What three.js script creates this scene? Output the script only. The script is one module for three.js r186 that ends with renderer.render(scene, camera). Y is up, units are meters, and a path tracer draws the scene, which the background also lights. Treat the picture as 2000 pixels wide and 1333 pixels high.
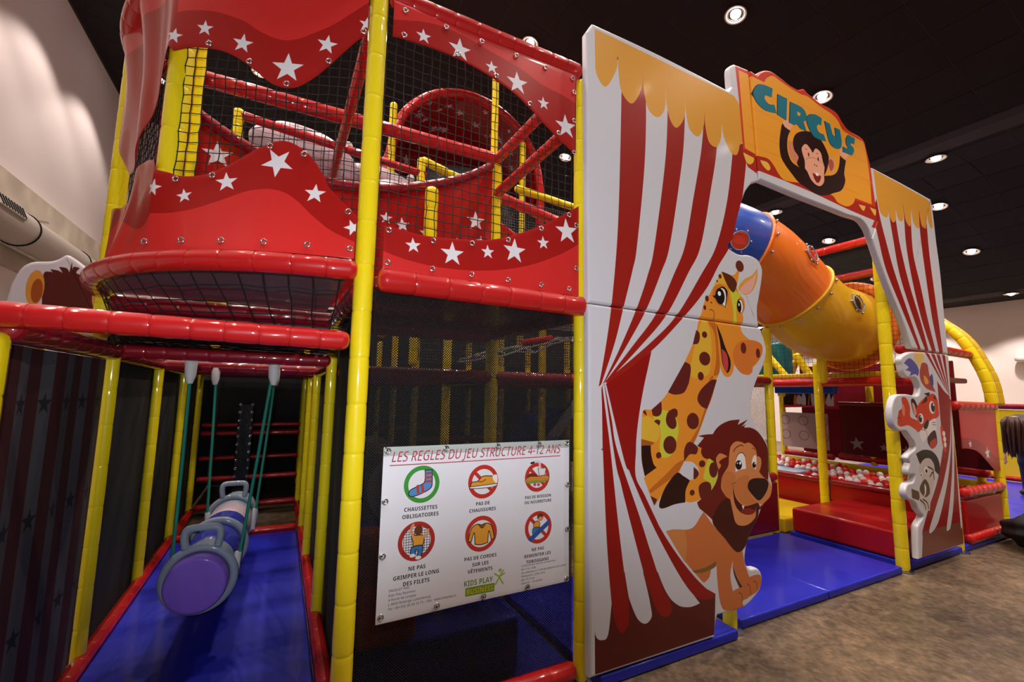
import * as THREE from 'three';
import { mergeGeometries } from 'three/addons/utils/BufferGeometryUtils.js';
import { MarchingCubes } from 'three/addons/objects/MarchingCubes.js';
import { RoundedBoxGeometry } from 'three/addons/geometries/RoundedBoxGeometry.js';

// ---------- camera, exposure, lamps ----------
const scene = new THREE.Scene();
scene.background = new THREE.Color(0x000000);
const camera = new THREE.PerspectiveCamera(74.78, 2000 / 1333, 0.05, 100);
camera.position.set(-0.305, 1.5, 2.07);
camera.rotation.order = 'YXZ';
camera.rotation.set(0.11479, -0.47554, 0.01734);
const renderer = new THREE.WebGLRenderer({ antialias: true });
renderer.toneMapping = THREE.LinearToneMapping;
renderer.toneMappingExposure = 1.0;
renderer.shadowMap.enabled = true;
const LAMP = 16.5;                 // candela of one ceiling downlight
const LAMP_COLOR = 0xffece0;
const FLASH = 12.8;                // candela of the flash above the lens
const LAMP_ANGLE = 0.92;

// ---------- helpers ----------
const V = (x, y, z) => new THREE.Vector3(x, y, z);
function rng(seed) { let s = seed >>> 0; return () => { s = (s + 0x6D2B79F5) >>> 0; let t = s; t = Math.imul(t ^ (t >>> 15), t | 1); t ^= t + Math.imul(t ^ (t >>> 7), t | 61); return ((t ^ (t >>> 14)) >>> 0) / 4294967296; }; }
const taken = {};
function numbered(n) { const k = taken[n] || 0; taken[n] = k + 1; return k ? n + '_' + String(k).padStart(3, '0') : n; }
function tag(o, label, category, group) { o.userData.label = label; o.userData.category = category; if (group) o.userData.group = group; return o; }
function shade(o) { o.castShadow = true; o.receiveShadow = true; return o; }
function thing(name, label, category, pos = [0, 0, 0], group) { const g = new THREE.Group(); g.name = numbered(name); g.position.set(...pos); scene.add(g); return tag(g, label, category, group); }
function mesh(name, geo, mat, parent) { const m = shade(new THREE.Mesh(geo, mat)); m.name = parent ? name : numbered(name); (parent || scene).add(m); return m; }
function struct(name, geo, mat) { const m = mesh(name, geo, mat); m.userData.kind = 'structure'; return m; }
function box(x0, x1, y0, y1, z0, z1) { const g = new THREE.BoxGeometry(x1 - x0, y1 - y0, z1 - z0); g.translate((x0 + x1) / 2, (y0 + y1) / 2, (z0 + z1) / 2); return g; }
function rbox(x0, x1, y0, y1, z0, z1, r = 0.02) { const g = new RoundedBoxGeometry(x1 - x0, y1 - y0, z1 - z0, 3, r); g.translate((x0 + x1) / 2, (y0 + y1) / 2, (z0 + z1) / 2); return g; }
const lerp = (a, b, t) => a + (b - a) * t;
function spline(a, sub = 6, closed = false) {           // a = [x,y,x,y..]; a doubled point is a corner
  const p = []; for (let i = 0; i < a.length; i += 2) p.push([a[i], a[i + 1]]);
  const n = p.length, out = [], g = (i) => closed ? p[(i + n) % n] : p[Math.max(0, Math.min(n - 1, i))];
  for (let i = 0; i < (closed ? n : n - 1); i++) {
    const p0 = g(i - 1), p1 = g(i), p2 = g(i + 1), p3 = g(i + 2);
    if (p1[0] === p2[0] && p1[1] === p2[1]) continue;
    for (let k = 0; k < sub; k++) {
      const t = k / sub, t2 = t * t, t3 = t2 * t;
      out.push([0, 1].map((c) => 0.5 * (2 * p1[c] + (p2[c] - p0[c]) * t + (2 * p0[c] - 5 * p1[c] + 4 * p2[c] - p3[c]) * t2 + (3 * p1[c] - p0[c] - 3 * p2[c] + p3[c]) * t3)));
    }
  }
  if (!closed) out.push(p[n - 1]);
  return out;
}
function edge(a) { const c0 = []; for (let i = 0; i < a.length; i += 2) c0.push([a[i], a[i + 1]]); c0.sort((m, n) => m[0] - n[0]); const q = spline(c0.flat(), 8).sort((m, n) => m[0] - n[0]); return (u) => { let i = 0; while (i < q.length - 2 && q[i + 1][0] < u) i++; const [x0, y0] = q[i], [x1, y1] = q[i + 1]; return x1 === x0 ? y0 : lerp(y0, y1, Math.max(-0.3, Math.min(1.3, (u - x0) / (x1 - x0)))); }; }
function sweep(pts, rad, seg = 12, caps = true) {
  const n = pts.length, pos = [], uv = [], idx = []; let prevN = null, len = 0;
  for (let i = 0; i < n; i++) {
    const t = pts[Math.min(n - 1, i + 1)].clone().sub(pts[Math.max(0, i - 1)]).normalize();
    if (!prevN) { prevN = Math.abs(t.y) > 0.9 ? V(1, 0, 0) : V(0, 1, 0); }
    const nn = prevN.clone().sub(t.clone().multiplyScalar(prevN.dot(t))).normalize(); prevN = nn;
    const b = t.clone().cross(nn), r = typeof rad === 'number' ? rad : rad[i];
    if (i) len += pts[i].distanceTo(pts[i - 1]);
    for (let k = 0; k <= seg; k++) { const a = k / seg * Math.PI * 2, c = Math.cos(a) * r, s = Math.sin(a) * r; pos.push(pts[i].x + nn.x * c + b.x * s, pts[i].y + nn.y * c + b.y * s, pts[i].z + nn.z * c + b.z * s); uv.push(len, k / seg); }
  }
  const w = seg + 1;
  for (let i = 0; i < n - 1; i++) for (let k = 0; k < seg; k++) { const a = i * w + k; idx.push(a, a + w, a + 1, a + 1, a + w, a + w + 1); }
  if (caps) for (const e of [0, n - 1]) { const c = pos.length / 3; pos.push(pts[e].x, pts[e].y, pts[e].z); uv.push(0, 0); for (let k = 0; k < seg; k++) { const a = e * w + k; if (e) idx.push(a, c, a + 1); else idx.push(a, a + 1, c); } }
  // outward orientation: flip all when the first ring turns inside out
  const g = new THREE.BufferGeometry();
  g.setAttribute('position', new THREE.Float32BufferAttribute(pos, 3)); g.setAttribute('uv', new THREE.Float32BufferAttribute(uv, 2));
  const A = V(pos[0], pos[1], pos[2]), B = V(pos[w * 3], pos[w * 3 + 1], pos[w * 3 + 2]), D = V(pos[3], pos[4], pos[5]);
  const nrm = B.sub(A).cross(D.sub(A));
  if (nrm.dot(A.sub(pts[0])) < 0) for (let i = 0; i < idx.length; i += 3) { const q = idx[i]; idx[i] = idx[i + 1]; idx[i + 1] = q; }
  g.setIndex(idx); g.computeVertexNormals(); return g;
}
function along(pts) { const L = [0]; for (let i = 1; i < pts.length; i++) L.push(L[i - 1] + pts[i].distanceTo(pts[i - 1])); const T = L[L.length - 1]; return { T, at: (s) => { s = Math.max(0, Math.min(T, s)); let i = 0; while (i < pts.length - 2 && L[i + 1] < s) i++; return pts[i].clone().lerp(pts[i + 1], (s - L[i]) / (L[i + 1] - L[i] || 1)); } }; }
// foam-padded tube: a vinyl sleeve pulled in by a tie every `pitch` metres
function padGeo(pts, r, pitch, seed, seg = 14, ends = true) {
  const R = rng(seed), { T, at } = along(pts), S = []; const n = Math.max(1, Math.round(T / pitch)), p = T / n, bands = [];
  if (ends) S.push([0, 0.2], [0.004, 0.62], [0.014, 0.88], [0.03, 1]); else S.push([0, 1]);
  for (let k = 0; k < n; k++) {
    if (k) { const s = k * p + (R() - 0.5) * 0.02; bands.push(s); S.push([s - 0.014, 1.0], [s - 0.005, 0.985], [s - 0.002, 0.95], [s + 0.002, 0.95], [s + 0.005, 0.985], [s + 0.014, 1.0]); }
    const b = 1 + 0.004 + R() * 0.014; for (const q of [0.25, 0.5, 0.75]) S.push([k * p + q * p, b]);
  }
  if (ends) S.push([T - 0.03, 1], [T - 0.014, 0.88], [T - 0.004, 0.62], [T, 0.2]); else S.push([T, 1]);
  S.sort((a, b) => a[0] - b[0]);
  return { geo: sweep(S.map((q) => at(q[0])), S.map((q) => q[1] * r), seg), bands, at };
}
let padSeed = 7;
const tieGeo = new THREE.TorusGeometry(1, 0.035, 5, 18);
function pad(parent, name, pts, r, mat, o = {}) {
  const { geo, bands, at } = padGeo(pts, r, o.pitch || 0.165, padSeed++, o.seg || 14, o.ends !== false);
  const m = mesh(name, geo, mat, parent);
  if (o.ties) for (const s of bands) { const t = mesh('cable_tie', tieGeo, o.ties, m); t.position.copy(at(s)); t.scale.setScalar(r * 0.955); t.quaternion.setFromUnitVectors(V(0, 0, 1), at(s + 0.01).sub(at(s - 0.01)).normalize()); }
  return m;
}
function cords(lines, r, seg = 4) { return mergeGeometries(lines.map((l) => sweep(l, r, seg, false))); }
// net on a surface f(i, j): nu x nv cells; wave = how far knots wander
function netGeo(f, nu, nv, r, wave, seed) {
  const R = rng(seed), K = []; for (let i = 0; i <= nu; i++) { K.push([]); for (let j = 0; j <= nv; j++) { const p = f(i / nu, j / nv); p.x += (R() - 0.5) * wave; p.y += (R() - 0.5) * wave; p.z += (R() - 0.5) * wave; K[i].push(p); } }
  const L = []; for (let i = 0; i <= nu; i++) L.push(K[i]); for (let j = 0; j <= nv; j++) L.push(K.map((c) => c[j])); return cords(L, r, 4);
}
// fine diamond mesh in a rectangle of a plane; at(u, v) in metres -> point
function fineMesh(w, h, pitch, r, at) {
  const pos = [], idx = [], put = (u0, v0, u1, v1) => {
    const L = Math.hypot(u1 - u0, v1 - v0) || 1, nx = -(v1 - v0) / L * r, ny = (u1 - u0) / L * r, b = pos.length / 3;
    for (const [u, v] of [[u0, v0], [u1, v1]]) for (const [s, d] of [[1, 0], [0, 1], [-1, 0], [0, -1]]) { const p = at(u + nx * s, v + ny * s, d * r); pos.push(p.x, p.y, p.z); }
    for (let k = 0; k < 4; k++) { const a = b + k, c = b + (k + 1) % 4; idx.push(a, c, a + 4, c, c + 4, a + 4); }
  };
  for (let c = -h; c < w; c += pitch) {
    let u0 = Math.max(0, c), u1 = Math.min(w, c + h); if (u1 - u0 < 0.002) continue;
    put(u0, u0 - c, u1, u1 - c); put(u0, h - (u0 - c), u1, h - (u1 - c));
  }
  const g = new THREE.BufferGeometry(); g.setAttribute('position', new THREE.Float32BufferAttribute(pos, 3)); g.setIndex(idx); g.computeVertexNormals(); return g;
}
// a print: canvas in metres
class Print {
  constructor(x0, y0, x1, y1, ppm, base) { Object.assign(this, { x0, y0, x1, y1, ppm }); this.c = document.createElement('canvas'); this.c.width = Math.round((x1 - x0) * ppm); this.c.height = Math.round((y1 - y0) * ppm); this.g = this.c.getContext('2d'); this.g.fillStyle = base; this.g.fillRect(0, 0, this.c.width, this.c.height); this.g.lineJoin = 'round'; this.g.lineCap = 'round'; }
  X(x) { return (x - this.x0) * this.ppm; } Y(y) { return (this.y1 - y) * this.ppm; }
  trace(a, sm) { const q = sm ? spline(a, 8, true) : spline(a, 1, true); this.g.beginPath(); q.forEach((p, i) => i ? this.g.lineTo(this.X(p[0]), this.Y(p[1])) : this.g.moveTo(this.X(p[0]), this.Y(p[1]))); this.g.closePath(); }
  poly(a, f) { this.trace(a, false); this.g.fillStyle = f; this.g.fill(); return this; }
  blob(a, f, line, w) { this.trace(a, true); if (f) { this.g.fillStyle = f; this.g.fill(); } if (line) { this.g.strokeStyle = line; this.g.lineWidth = w * this.ppm; this.g.stroke(); } return this; }
  line(a, col, w) { const q = spline(a, 8); this.g.beginPath(); q.forEach((p, i) => i ? this.g.lineTo(this.X(p[0]), this.Y(p[1])) : this.g.moveTo(this.X(p[0]), this.Y(p[1]))); this.g.strokeStyle = col; this.g.lineWidth = w * this.ppm; this.g.stroke(); return this; }
  ell(a, f) { for (let i = 0; i < a.length; i += 4) { this.g.beginPath(); this.g.ellipse(this.X(a[i]), this.Y(a[i + 1]), a[i + 2] * this.ppm, a[i + 3] * this.ppm, 0, 0, 7); this.g.fillStyle = f; this.g.fill(); } return this; }
  stars(a, f) { for (let i = 0; i < a.length; i += 4) { const [x, y, r, t] = [a[i], a[i + 1], a[i + 2], a[i + 3]]; this.g.beginPath(); for (let k = 0; k < 10; k++) { const q = (90 + 36 * k + t) * Math.PI / 180, m = k % 2 ? r * 0.4 : r; this.g[k ? 'lineTo' : 'moveTo'](this.X(x + Math.cos(q) * m), this.Y(y + Math.sin(q) * m)); } this.g.closePath(); this.g.fillStyle = f; this.g.fill(); } return this; }
  text(s, x, y, h, col, font = 'bold', align = 'center', w) { this.g.fillStyle = col; this.g.font = font + ' ' + (h * this.ppm).toFixed(1) + 'px sans-serif'; this.g.textAlign = align; this.g.textBaseline = 'alphabetic'; const X = this.X(x), Y = this.Y(y); if (w) { const m = this.g.measureText(s).width; this.g.save(); this.g.translate(X, Y); this.g.scale(w * this.ppm / m, 1); this.g.fillText(s, 0, 0); this.g.restore(); } else this.g.fillText(s, X, Y); return this; }
  tex() { const t = new THREE.CanvasTexture(this.c); t.colorSpace = THREE.SRGBColorSpace; t.anisotropy = 8; return t; }
  uv(g) { const p = g.attributes.position, u = new Float32Array(p.count * 2); for (let i = 0; i < p.count; i++) { u[2 * i] = (p.getX(i) - this.x0) / (this.x1 - this.x0); u[2 * i + 1] = (p.getY(i) - this.y0) / (this.y1 - this.y0); } g.setAttribute('uv', new THREE.BufferAttribute(u, 2)); return g; }
}
// padded board cut from an outline [x,y,...] (metres), print on it
function boardGeo(a, z0, z1, bev = 0.014, sub = 8) {
  const q = spline(a, sub, true), s = new THREE.Shape(q.map((p) => new THREE.Vector2(p[0], p[1])));
  const g = new THREE.ExtrudeGeometry(s, { depth: z1 - z0 - 2 * bev, bevelEnabled: true, bevelThickness: bev, bevelSize: bev, bevelOffset: -bev, bevelSegments: 3, curveSegments: 4 });
  g.translate(0, 0, z0 + bev); return g;
}
// thin sheet between two edges; pos(u, y, out) -> point, out = offset along the outward normal
function sheetGeo(u0, u1, nu, nv, bot, top, pos, pr, th, wrinkle) {
  const P = [], U = [], I = [], side = (o) => { for (let i = 0; i <= nu; i++) { const u = lerp(u0, u1, i / nu), b = bot(u), t = Math.max(b + 0.002, top(u)); for (let j = 0; j <= nv; j++) { const y = lerp(b, t, j / nv), p = pos(u, y, o + (wrinkle ? wrinkle(u, y) : 0)); P.push(p.x, p.y, p.z); U.push((u - pr.x0) / (pr.x1 - pr.x0), (y - pr.y0) / (pr.y1 - pr.y0)); } } };
  side(th / 2); side(-th / 2); const w = nv + 1, N = (nu + 1) * w;
  for (let i = 0; i < nu; i++) for (let j = 0; j < nv; j++) { const a = i * w + j, b = a + w; I.push(a, b, a + 1, b, b + 1, a + 1); I.push(N + a, N + a + 1, N + b, N + b, N + a + 1, N + b + 1); }
  const rim = (a, b) => I.push(a, N + a, b, b, N + a, N + b);
  for (let i = 0; i < nu; i++) { rim(i * w, (i + 1) * w); rim((i + 1) * w + nv, i * w + nv); }
  for (let j = 0; j < nv; j++) { rim(j + 1, j); rim(nu * w + j, nu * w + j + 1); }
  const g = new THREE.BufferGeometry(); g.setAttribute('position', new THREE.Float32BufferAttribute(P, 3)); g.setAttribute('uv', new THREE.Float32BufferAttribute(U, 2)); g.setIndex(I); g.computeVertexNormals(); return g;
}
function noiseTex(size, seed, fn, srgb = true) { const d = new Uint8Array(size * size * 4), R = rng(seed), oct = []; for (let o = 0; o < 6; o++) { const n = 4 << o, g = new Float32Array(n * n); for (let i = 0; i < n * n; i++) g[i] = R(); oct.push([n, g]); }
  const nz = (x, y, o) => { const [n, g] = oct[o]; const fx = x * n, fy = y * n, i = Math.floor(fx), j = Math.floor(fy), a = fx - i, b = fy - j, sa = a * a * (3 - 2 * a), sb = b * b * (3 - 2 * b), q = (p, r) => g[((p % n) + n) % n + (((r % n) + n) % n) * n]; return lerp(lerp(q(i, j), q(i + 1, j), sa), lerp(q(i, j + 1), q(i + 1, j + 1), sa), sb); };
  for (let y = 0; y < size; y++) for (let x = 0; x < size; x++) { const c = fn((o) => nz(x / size, y / size, o), R, x / size, y / size), k = (y * size + x) * 4; d[k] = c[0]; d[k + 1] = c[1]; d[k + 2] = c[2]; d[k + 3] = 255; }
  const t = new THREE.DataTexture(d, size, size); t.wrapS = t.wrapT = THREE.RepeatWrapping; t.magFilter = THREE.LinearFilter; t.minFilter = THREE.LinearMipmapLinearFilter; t.generateMipmaps = true; if (srgb) t.colorSpace = THREE.SRGBColorSpace; t.needsUpdate = true; return t; }

// ---------- materials ----------
const vinylBump = noiseTex(256, 5, (n) => { const v = 128 + 80 * (n(2) - 0.5) + 60 * (n(4) - 0.5); return [v, v, v]; }, false);
const vinyl = (c, o = {}) => new THREE.MeshPhysicalMaterial({ color: c, roughness: 0.4, specularIntensity: 0.45, clearcoat: 0.4, clearcoatRoughness: 0.09, side: THREE.DoubleSide, ...o });
const tubeVinyl = (c) => vinyl(c, { bumpMap: vinylBump, bumpScale: 0.0007, clearcoat: 0.9, clearcoatRoughness: 0.05, roughness: 0.4, specularIntensity: 0.4 });
const M = {
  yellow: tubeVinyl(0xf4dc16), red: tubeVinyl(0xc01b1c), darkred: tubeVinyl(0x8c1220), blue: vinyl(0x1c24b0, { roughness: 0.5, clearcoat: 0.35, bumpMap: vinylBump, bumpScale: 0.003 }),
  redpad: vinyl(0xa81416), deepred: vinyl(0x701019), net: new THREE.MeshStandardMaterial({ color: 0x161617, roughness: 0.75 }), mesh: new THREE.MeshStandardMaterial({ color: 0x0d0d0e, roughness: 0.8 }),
  tie: vinyl(0xa81a1a), blackfab: new THREE.MeshStandardMaterial({ color: 0x070708, roughness: 0.9, side: THREE.DoubleSide }), white: vinyl(0xe6e2e4), grey: vinyl(0x8793a2, { roughness: 0.5 }), purple: vinyl(0x7a58c4, { roughness: 0.5, clearcoat: 0.3 }),
  steel: new THREE.MeshStandardMaterial({ color: 0xc8c8c8, metalness: 1, roughness: 0.25 }), rope: new THREE.MeshStandardMaterial({ color: 0x0e7a68, roughness: 0.7 }), tape: new THREE.MeshStandardMaterial({ color: 0xd4d2d0, roughness: 0.7 }),
  yellowpad: vinyl(0xd9ba1a), orange: new THREE.MeshPhysicalMaterial({ color: 0xe87a1c, roughness: 0.38, clearcoat: 0.4, side: THREE.DoubleSide }), slideyellow: new THREE.MeshPhysicalMaterial({ color: 0xd9b012, roughness: 0.4, clearcoat: 0.35, side: THREE.DoubleSide }), slideblue: new THREE.MeshPhysicalMaterial({ color: 0x1f4fb4, roughness: 0.35, clearcoat: 0.5, side: THREE.DoubleSide }), redplastic: vinyl(0xd8432a), lilac: vinyl(0xc9b3bd),
  plaster: new THREE.MeshStandardMaterial({ color: 0xeee4e3, roughness: 0.9 }), ceil: new THREE.MeshStandardMaterial({ color: 0x130f0e, roughness: 0.95 }), tbar: new THREE.MeshStandardMaterial({ color: 0x2c2624, roughness: 0.8 }), skin: new THREE.MeshStandardMaterial({ color: 0xc99a80, roughness: 0.6 }),
};
// ---------- room ----------
const PROF = [[-4.24, 8.51], [8.2, 5.31], [9.5, 5.27], [11.6, 4.7], [13.9, 3.9], [15.0, 3.88]];
const ceilY = (x) => { for (let i = 0; i < PROF.length - 1; i++) { const [a, b] = PROF[i], [c, d] = PROF[i + 1]; if (x <= c) return lerp(b, d, (x - a) / (c - a)); } return 3.88; };
const Z0 = -12, Z1 = 8;
const concrete = noiseTex(1024, 11, (n, R) => { const a = 0.62 * n(0) + 0.2 * n(1) + 0.18 * n(2), b = n(3) * 0.5 + n(4) * 0.5, s = R() > 0.992 ? 26 : 0, k = 0.4 + 0.8 * a + 0.42 * (b - 0.5) + 0.3 * (n(5) - 0.5) + 0.22 * (R() - 0.5); return [Math.min(255, 122 * k + s), Math.min(255, 103 * k + s), Math.min(255, 80 * k + s)]; });
const floorTex = concrete; floorTex.repeat.set(1, 1);
const floorM = new THREE.MeshPhysicalMaterial({ map: floorTex, roughness: 0.42, clearcoat: 0.12, clearcoatRoughness: 0.35 });
{ const g = box(-4.34, 15.1, -0.1, 0, Z0 - 0.1, Z1 + 0.1), p = g.attributes.position, u = g.attributes.uv; for (let i = 0; i < p.count; i++) u.setXY(i, p.getX(i) / 2.6, p.getZ(i) / 2.6); struct('floor', g, floorM); }
struct('wall_left', box(-4.44, -4.24, 0, 8.8, Z0, Z1), M.plaster);
struct('wall_right', box(15.0, 15.2, 0, 4.4, Z0, Z1), M.plaster);
const gable = (z0, z1) => { const s = new THREE.Shape(); s.moveTo(-4.44, 0); s.lineTo(15.2, 0); for (let i = PROF.length - 1; i >= 0; i--) s.lineTo(PROF[i][0] + (i ? (i === PROF.length - 1 ? 0.2 : 0) : -0.2), PROF[i][1] + 0.02); const g = new THREE.ExtrudeGeometry(s, { depth: z1 - z0, bevelEnabled: false }); g.translate(0, 0, z0); return g; };
struct('wall_back', gable(Z0 - 0.2, Z0), M.plaster);
struct('wall_front', gable(Z1, Z1 + 0.2), M.plaster);
const bandTex = noiseTex(512, 23, (n, R) => { const k = 0.92 + 0.16 * (n(1) - 0.5) + 0.1 * (n(2) - 0.5) + 0.05 * (R() - 0.5); return [204 * k, 192 * k, 174 * k]; });
const rawConcrete = new THREE.MeshStandardMaterial({ map: bandTex, roughness: 0.85 });
{ const g = box(-4.24, -4.06, 3.3, 4.6, Z0, Z1), p = g.attributes.position, u = g.attributes.uv; for (let i = 0; i < p.count; i++) u.setXY(i, p.getZ(i) / 3, p.getY(i) / 3); struct('trim_1', g, rawConcrete); }
{ const g = box(-4.24, -3.86, 0, 8.4, Z0, Z0 + 0.4), p = g.attributes.position, u = g.attributes.uv; for (let i = 0; i < p.count; i++) u.setXY(i, p.getX(i) / 3 + p.getZ(i) / 3, p.getY(i) / 3); struct('trim_2', g, rawConcrete); }
// ceiling: a grid of bars carrying tiles that hang a little proud of it
{
  const c = new THREE.Group(); c.name = 'ceiling'; c.userData.kind = 'structure'; scene.add(c);
  const s = new THREE.Shape(); PROF.forEach((p, i) => i ? s.lineTo(p[0], p[1]) : s.moveTo(p[0] - 0.2, p[1] + 0.05)); s.lineTo(15.2, 3.88); s.lineTo(15.2, 4.2); for (let i = PROF.length - 2; i >= 0; i--) s.lineTo(PROF[i][0] - (i ? 0 : 0.2), PROF[i][1] + 0.3);
  const g = new THREE.ExtrudeGeometry(s, { depth: Z1 - Z0, bevelEnabled: false }); g.translate(0, 0, Z0); mesh('grid', g, M.tbar, c);
  const tiles = []; const A = along(PROF.map((p) => V(p[0], p[1], 0)));
  for (let t = 0.05; t + 0.6 < A.T; t += 0.6) { const p = A.at(t + 0.007), q = A.at(t + 0.593), m = p.clone().add(q).multiplyScalar(0.5), ang = Math.atan2(q.y - p.y, q.x - p.x), L = p.distanceTo(q); for (let z = Z0; z + 0.6 <= Z1 + 0.01; z += 0.6) tiles.push({ x: m.x, y: m.y - 0.003, z: z + 0.3, ang, L }); }
  const cx = 4.6, cz = -1.2; tiles.sort((a, b) => Math.hypot(a.x - cx, (a.z - cz) * 1.4) - Math.hypot(b.x - cx, (b.z - cz) * 1.4));
  const tg = new THREE.BoxGeometry(0.588, 0.006, 0.588), rest = [];
  tiles.forEach((t, i) => { if (i < 300) { const m = mesh('tile', tg, M.ceil, c); m.position.set(t.x, t.y, t.z); m.rotation.z = t.ang; } else { const k = tg.clone(); k.rotateZ(t.ang); k.translate(t.x, t.y, t.z); rest.push(k); } });
  mesh('tiles', mergeGeometries(rest), M.ceil, c).userData.kind = 'stuff';
}
// ceiling downlights
{
  const ring = new THREE.LatheGeometry([[0.085, 0.0], [0.125, -0.004], [0.13, -0.012], [0.118, -0.016], [0.105, -0.01], [0.06, 0.07], [0.045, 0.09]].map((p) => new THREE.Vector2(p[0], p[1])), 28);
  const ringM = new THREE.MeshStandardMaterial({ color: 0xd8d0c8, metalness: 0.75, roughness: 0.28, side: THREE.DoubleSide });
  const bulb = new THREE.SphereGeometry(0.062, 16, 10), bulbM = new THREE.MeshStandardMaterial({ color: 0xffffff, emissive: LAMP_COLOR, emissiveIntensity: 14 });
  const XS = [-3.07, -1.1, 0.8, 2.68, 4.45, 6.3, 8.5, 10.4, 12.4, 14.2], ZS = [-9.6, -7.5, -5.4, -3.3, -1.2, 0.9, 3.0];
  const near = { '8.5|-1.2': [8.62, -0.8], '10.4|-1.2': [10.25, -1.35], '12.4|-1.2': [12.05, -1.5], '14.2|-1.2': [14.0, -1.5], '4.45|-5.4': [4.5, -5.05], '-3.07|-7.5': [-3.05, -7.55] };
  const nmx = ['first', 'second', 'third', 'fourth', 'fifth', 'sixth', 'seventh', 'eighth', 'ninth', 'tenth'];
  ZS.forEach((z0, j) => XS.forEach((x0, i) => {
    if (z0 > 2 && (x0 > 11 || x0 < 2)) return;
    const [x, z] = near[x0 + '|' + z0] || [x0, z0], y = ceilY(x) - 0.02, k = ceilY(x + 0.01) - ceilY(x - 0.01);
    const t = thing('ceiling_downlight', `round recessed downlight in black ceiling, ${nmx[i]} from left wall in ${nmx[j]} row from back`, 'downlight', [x, y, z], 'recessed ceiling downlights');
    t.rotation.z = Math.atan(k / 0.02);
    mesh('trim_ring', ring, ringM, t);
    const b = mesh('bulb', bulb, bulbM, t); b.position.y = 0.015; b.castShadow = false;
    const l = new THREE.SpotLight(LAMP_COLOR, LAMP, 0, LAMP_ANGLE, 0.2, 2); l.name = 'lamp'; l.position.set(x, y - 0.06, z); l.target.position.set(x, 0, z); l.castShadow = true; l.shadow.radius = 3; l.shadow.mapSize.set(512, 512); scene.add(l); scene.add(l.target);
  }));
}
// the camera that took the picture, with its flash: the lens barrel shades the foot of the front
{
  const C = V(-0.305, 1.5, 2.07), q = new THREE.Quaternion().setFromEuler(new THREE.Euler(0.11479, -0.47554, 0.01734, 'YXZ')), t = thing('camera_on_tripod', 'black camera with flash and wide lens on a tripod at the viewpoint', 'camera', [C.x, 0, C.z]);
  const put = (n, g, m) => { const k = mesh(n, g, m, t); k.quaternion.copy(q); k.position.y = C.y; return k; };
  const barrel = new THREE.CylinderGeometry(0.062, 0.046, 0.1, 40); barrel.rotateX(-Math.PI / 2); barrel.translate(0, 0, 0.056); put('lens_barrel', barrel, M.blackfab);
  put('body', rbox(-0.075, 0.075, -0.06, 0.05, 0.107, 0.17, 0.012), M.blackfab); put('flash_head', rbox(-0.035, 0.035, 0.084, 0.13, 0.125, 0.19, 0.006), M.blackfab); put('flash_foot', box(-0.012, 0.012, 0.05, 0.086, 0.14, 0.165), M.blackfab);
  put('flash_lens', box(-0.03, 0.03, 0.089, 0.126, 0.122, 0.125), new THREE.MeshStandardMaterial({ color: 0xffffff, emissive: 0xf2f6ff, emissiveIntensity: 3 })).castShadow = false;
  const neck = V(0, -0.06, 0.14).applyQuaternion(q).add(V(0, C.y, 0)), hub = V(neck.x, 1.1, neck.z); mesh('column', sweep([neck, hub.clone().add(V(0, -0.3, 0))], 0.014, 10), M.blackfab, t);
  for (const a of [0.6, 2.7, 4.8]) mesh('leg', sweep([hub, V(hub.x + Math.sin(a) * 0.42, 0.012, hub.z + Math.cos(a) * 0.42)], 0.012, 8), M.blackfab, t);
  const d = V(Math.sin(0.38) * Math.cos(0.22), Math.sin(0.22), -Math.cos(0.38) * Math.cos(0.22));
  const l = new THREE.SpotLight(0xf0f5ff, FLASH, 0, 0.98, 0.4, 2); l.name = 'flash_light'; l.position.copy(V(0, 0.108, 0.116).applyQuaternion(q).add(C)); l.target.position.copy(l.position).addScaledVector(d, 3); l.castShadow = true; l.shadow.radius = 1; l.shadow.mapSize.set(2048, 2048); scene.add(l); scene.add(l.target);
}
// ventilation duct along the left wall
{
  const t = thing('ventilation_duct', 'round grey ventilation duct running along the raw concrete band of the left wall', 'duct');
  const dm = new THREE.MeshStandardMaterial({ color: 0xb4aca2, metalness: 0.3, roughness: 0.5 });
  mesh('pipe', sweep([V(-3.78, 3.7, Z0 + 0.02), V(-3.78, 3.7, -6), V(-3.78, 3.7, 4)], 0.24, 28), dm, t);
  for (const z of [-10.6, -8.6, -6.65, -5.0, -3.2, -1]) { const r = mesh('joint_ring', new THREE.TorusGeometry(0.246, 0.012, 6, 30), M.blackfab, t); r.position.set(-3.78, 3.7, z); }
  const gr = mesh('grille', rbox(-0.02, 0.02, -0.09, 0.09, -0.34, 0.34, 0.012), dm, t); gr.position.set(-3.56, 3.79, -5.85); gr.rotation.z = 0.4;
  for (let k = 0; k < 9; k++) { const s = mesh('slat', box(0.018, 0.03, -0.075, 0.075, -0.31 + k * 0.07, -0.29 + k * 0.07), M.blackfab, gr); }
  const br = mesh('bracket', box(-4.06, -3.7, 4.0, 4.03, -7.3, -7.25), M.steel, t);
}
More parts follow.
